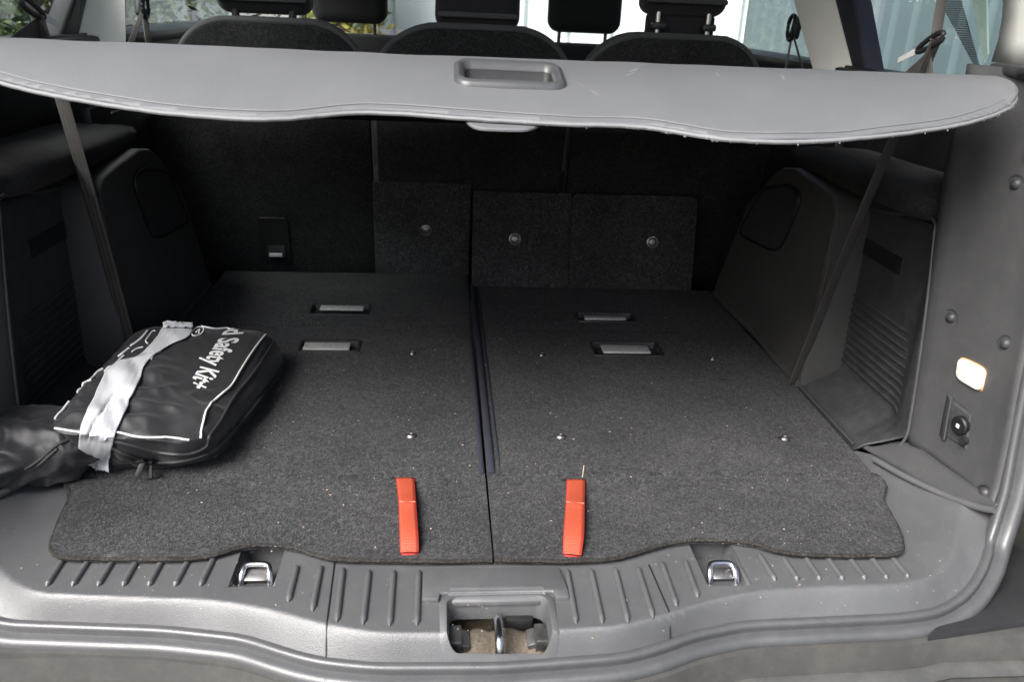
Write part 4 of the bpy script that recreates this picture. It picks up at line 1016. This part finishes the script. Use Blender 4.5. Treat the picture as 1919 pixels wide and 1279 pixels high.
def bag_line(name, pts, r, m, parent, off=.0012, n=6, sub=6, sx=1, sy=1):
    q = catmull([Vector((a, b, 0)) for a, b in pts], sub); path = [hit(v.x, v.y, off) for v in q]; path = [p for p in path if p is not None]
    return tube(name, path, r, m, parent, n=n, sx=sx, sy=sy)
# white piping
for pts in ([(497, 628), (482, 646), (467, 667), (450, 694), (432, 724), (416, 738), (403, 750), (392, 762), (384, 775), (379, 798), (375, 822)],
            [(77, 800), (110, 805), (152, 811)], [(219, 812), (263, 820), (310, 821), (354, 826)],
            [(79, 798), (99, 762), (131, 724)], [(146, 718), (170, 706), (193, 693)], [(222, 670), (242, 654)], [(245, 650), (263, 637), (276, 622)], [(376, 613), (408, 618), (438, 613)]):
    bag_line('piping', pts, .0017, M['white'], bag, off=.0016)
# outlined print peeping out on both sides of the tape
for pts in ([(360, 622), (370, 615), (381, 616), (378, 626), (366, 631), (358, 628), (361, 622)], [(367, 624), (374, 619), (372, 626)],
            [(283, 675), (290, 665), (300, 660), (303, 655), (296, 656), (286, 664)], [(277, 646), (273, 640), (280, 630), (286, 622), (291, 622)],
            [(196, 702), (203, 694), (210, 688), (203, 690), (196, 698)], [(247, 661), (256, 655), (268, 652)], [(213, 686), (224, 676), (232, 668)]):
    bag_line('outline_print', pts, .0012, M['white'], bag, off=.0014, sub=4)
# lettering
cu = bpy.data.curves.new('lettering_curve', 'FONT'); cu.body = 'rd Safety Kit+'; cu.size = 1; cu.offset = .028; cu.resolution_u = 3
to = bpy.data.objects.new('lettering_tmp', cu); COL.objects.link(to); bpy.context.view_layer.update()
me = bpy.data.meshes.new_from_object(to.evaluated_get(bpy.context.evaluated_depsgraph_get())); bpy.data.objects.remove(to)
bm = bmesh.new(); bm.from_mesh(me); bmesh.ops.remove_doubles(bm, verts=bm.verts, dist=1e-4)
bmesh.ops.triangulate(bm, faces=bm.faces); 
for c in np.arange(0, 8, .12): bmesh.ops.bisect_plane(bm, geom=bm.verts[:] + bm.edges[:] + bm.faces[:], plane_co=(c, 0, 0), plane_no=(1, 0, 0), dist=1e-5)
for c in np.arange(-.3, .9, .12): bmesh.ops.bisect_plane(bm, geom=bm.verts[:] + bm.edges[:] + bm.faces[:], plane_co=(0, c, 0), plane_no=(0, 1, 0), dist=1e-5)
xs_ = [v.co.x for v in bm.verts]; tx0, tx1 = min(xs_), max(xs_)
# baseline runs down the bag from its far edge; capitals point to the right
q0, q1, q2, q3 = [Vector((*p, 0)) for p in ((427, 613), (354, 722), (387, 737), (467, 608))]
for v in bm.verts:
    u = (v.co.x - tx0) / (tx1 - tx0); k = v.co.y / .72; q = q0.lerp(q1, u).lerp(q3.lerp(q2, u), k)
    v.co = hit(q.x, q.y, .0016) or Vector((0, 0, -.1))
dead = [v for v in bm.verts if v.co.z < -.05]; bmesh.ops.delete(bm, geom=dead, context='VERTS')
obj('lettering', bm, M['white'], bag, smooth=0)
# silver duct tape wrapped over the bag
TL_ = [(306, 613), (294, 634), (262, 668), (224, 680), (196, 702), (182, 732), (168, 762), (156, 790), (150, 815), (150, 838), (163, 862)]
TR_ = [(362, 614), (352, 634), (318, 650), (280, 676), (264, 708), (250, 738), (240, 760), (228, 788), (217, 812), (211, 838), (205, 866)]
A_ = catmull([Vector((*p, 0)) for p in TL_], 6); B_ = catmull([Vector((*p, 0)) for p in TR_], 6)
rows = []
for i, (a, b) in enumerate(zip(A_, B_)):
    r_ = []
    for j in range(25):
        t_ = j / 24; q = a.lerp(b, t_); u = i / (len(A_) - 1)
        wv = .0002 * (1 - abs(noise.noise(Vector((t_ * 4 + u * 5, u * 7 - t_ * 3, 1)))) * 4) + .0004 * noise.noise(Vector((t_ * 12, u * 20, 5)))
        wv -= .0035 * math.exp(-((t_ - (.30 + .9 * (.75 - u))) / .04) ** 2) * sm((u - .48) / .06) * sm((.86 - u) / .05)
        r_.append(hit(q.x, q.y, .0035 + wv))
    rows.append(r_)
end = rows[-1]
for k in (1, 2): rows.append([p + Vector((.0, -.002 * k, -.005 * k - k * .005 * abs(noise.noise(Vector((j * .6, k, 3)))))) for j, p in enumerate(end)])
grid('duct_tape', rows, M['tape'], bag, thick=.0012, smooth=50)
# loose torn flag of tape at the far end
a, b = rows[0][0], rows[0][24]
fl2 = []
for i in range(9):
    u = i / 8; fl2.append([a.lerp(b, j / 12) + Vector((.006 * u, -.020 * u, .004 + .004 * math.sin(PI * u) + .006 * noise.noise(Vector((j * .7, u * 4, 1))))) for j in range(13)])
grid('torn_tape_end', fl2, M['tape'], bag, thick=.001, smooth=50)
# zip along the front and right sides, with two pulls
zp = [(212, 838), (235, 852), (262, 862), (300, 866), (345, 862), (385, 850), (404, 838), (440, 800), (480, 750), (515, 705), (541, 665)]
bag_line('zip_tape', zp, .0065, M['zip'], bag, off=.0002, n=8, sx=1, sy=.35)
zt = bag_line('zip_teeth', zp[:7], .0018, M['plastic'], bag, off=.0035, n=6)
bag_line('seam_cord', [(206, 824), (250, 836), (300, 848), (350, 851), (384, 838), (392, 818), (412, 790), (440, 742), (470, 705), (500, 660), (512, 640)], .0026, M['nylon'], bag, off=.0010)
bag_line('seam_cord', [(400, 858), (430, 830), (470, 785), (505, 735), (540, 690)], .0024, M['nylon'], bag, off=.0010)
for px, py, rz in ((262, 866, .35), (280, 868, -.1)):
    p = hit(px, py - 6, .004)
    bm = bmesh.new(); add_box(bm, p, (.012, .010, .007), rot=Matrix.Rotation(rz, 3, 'Z'), bev=.002); add_box(bm, p + Vector((.001, -.007, -.011)), (.008, .003, .024), rot=Matrix.Rotation(rz, 3, 'Y') @ Matrix.Rotation(-.5, 3, 'X'), bev=.001); obj('zip_pull', bm, M['plastic_dark'], bag)
# slumped end pocket hanging over the edge of the panel
cpt = PZ(58, 858, .045)
bm = bmesh.new(); bmesh.ops.create_icosphere(bm, subdivisions=6, radius=1)
ax = (PZ(148, 850, .05) - PZ(0, 872, .05)); ax.z = 0; ax.normalize(); ay = Vector((-ax.y, ax.x, 0))
for v in bm.verts:
    c = v.co; sg = lambda t, e: math.copysign(abs(t) ** e, t)
    p = cpt + ax * sg(c.x, .8) * .120 + ay * sg(c.y, .8) * .066 + Vector((0, 0, sg(c.z, .9) * .050)) + Vector((-.008, .022, .006))
    s1 = (p - cpt).dot(ax); s2 = (p - cpt).dot(ay)
    wr = (1 - abs(noise.noise(Vector((s1 * 16 + s2 * 14, s2 * 8, p.z * 26)))) * 3.2) * .006 + (1 - abs(noise.noise(Vector((s1 * 40, s2 * 26, p.z * 30 + 7)))) * 4) * .0022 + noise.noise(Vector((s1 * 14, s2 * 18, p.z * 20))) * .008
    p += Vector(c) * wr
    p.z -= .02 * sm((-s1 - .02) / .08); v.co = p
pk = obj('end_pocket', bm, M['nylon'], bag, smooth=80)
bmt = bmesh.new(); bmt.from_mesh(pk.data); bvh = BVHTree.FromBMesh(bmt); bmt.free()
def pk_hit(px, py):
    h = bvh.ray_cast(EYE, ray(px, py)); return h[0]
for pts, nm in (([(48, 880), (62, 872), (78, 860), (96, 844), (112, 832), (128, 826)], 'pocket_zip'), ([(58, 882), (74, 872), (92, 856), (108, 842)], 'pocket_zip')):
    hp = [pk_hit(*p) for p in pts]; hp = [p + Vector((0, -.001, .001)) for p in hp if p is not None]
    if len(hp) > 2: tube(nm, catmull(hp, 5), .0022, M['zip'], bag, n=6)
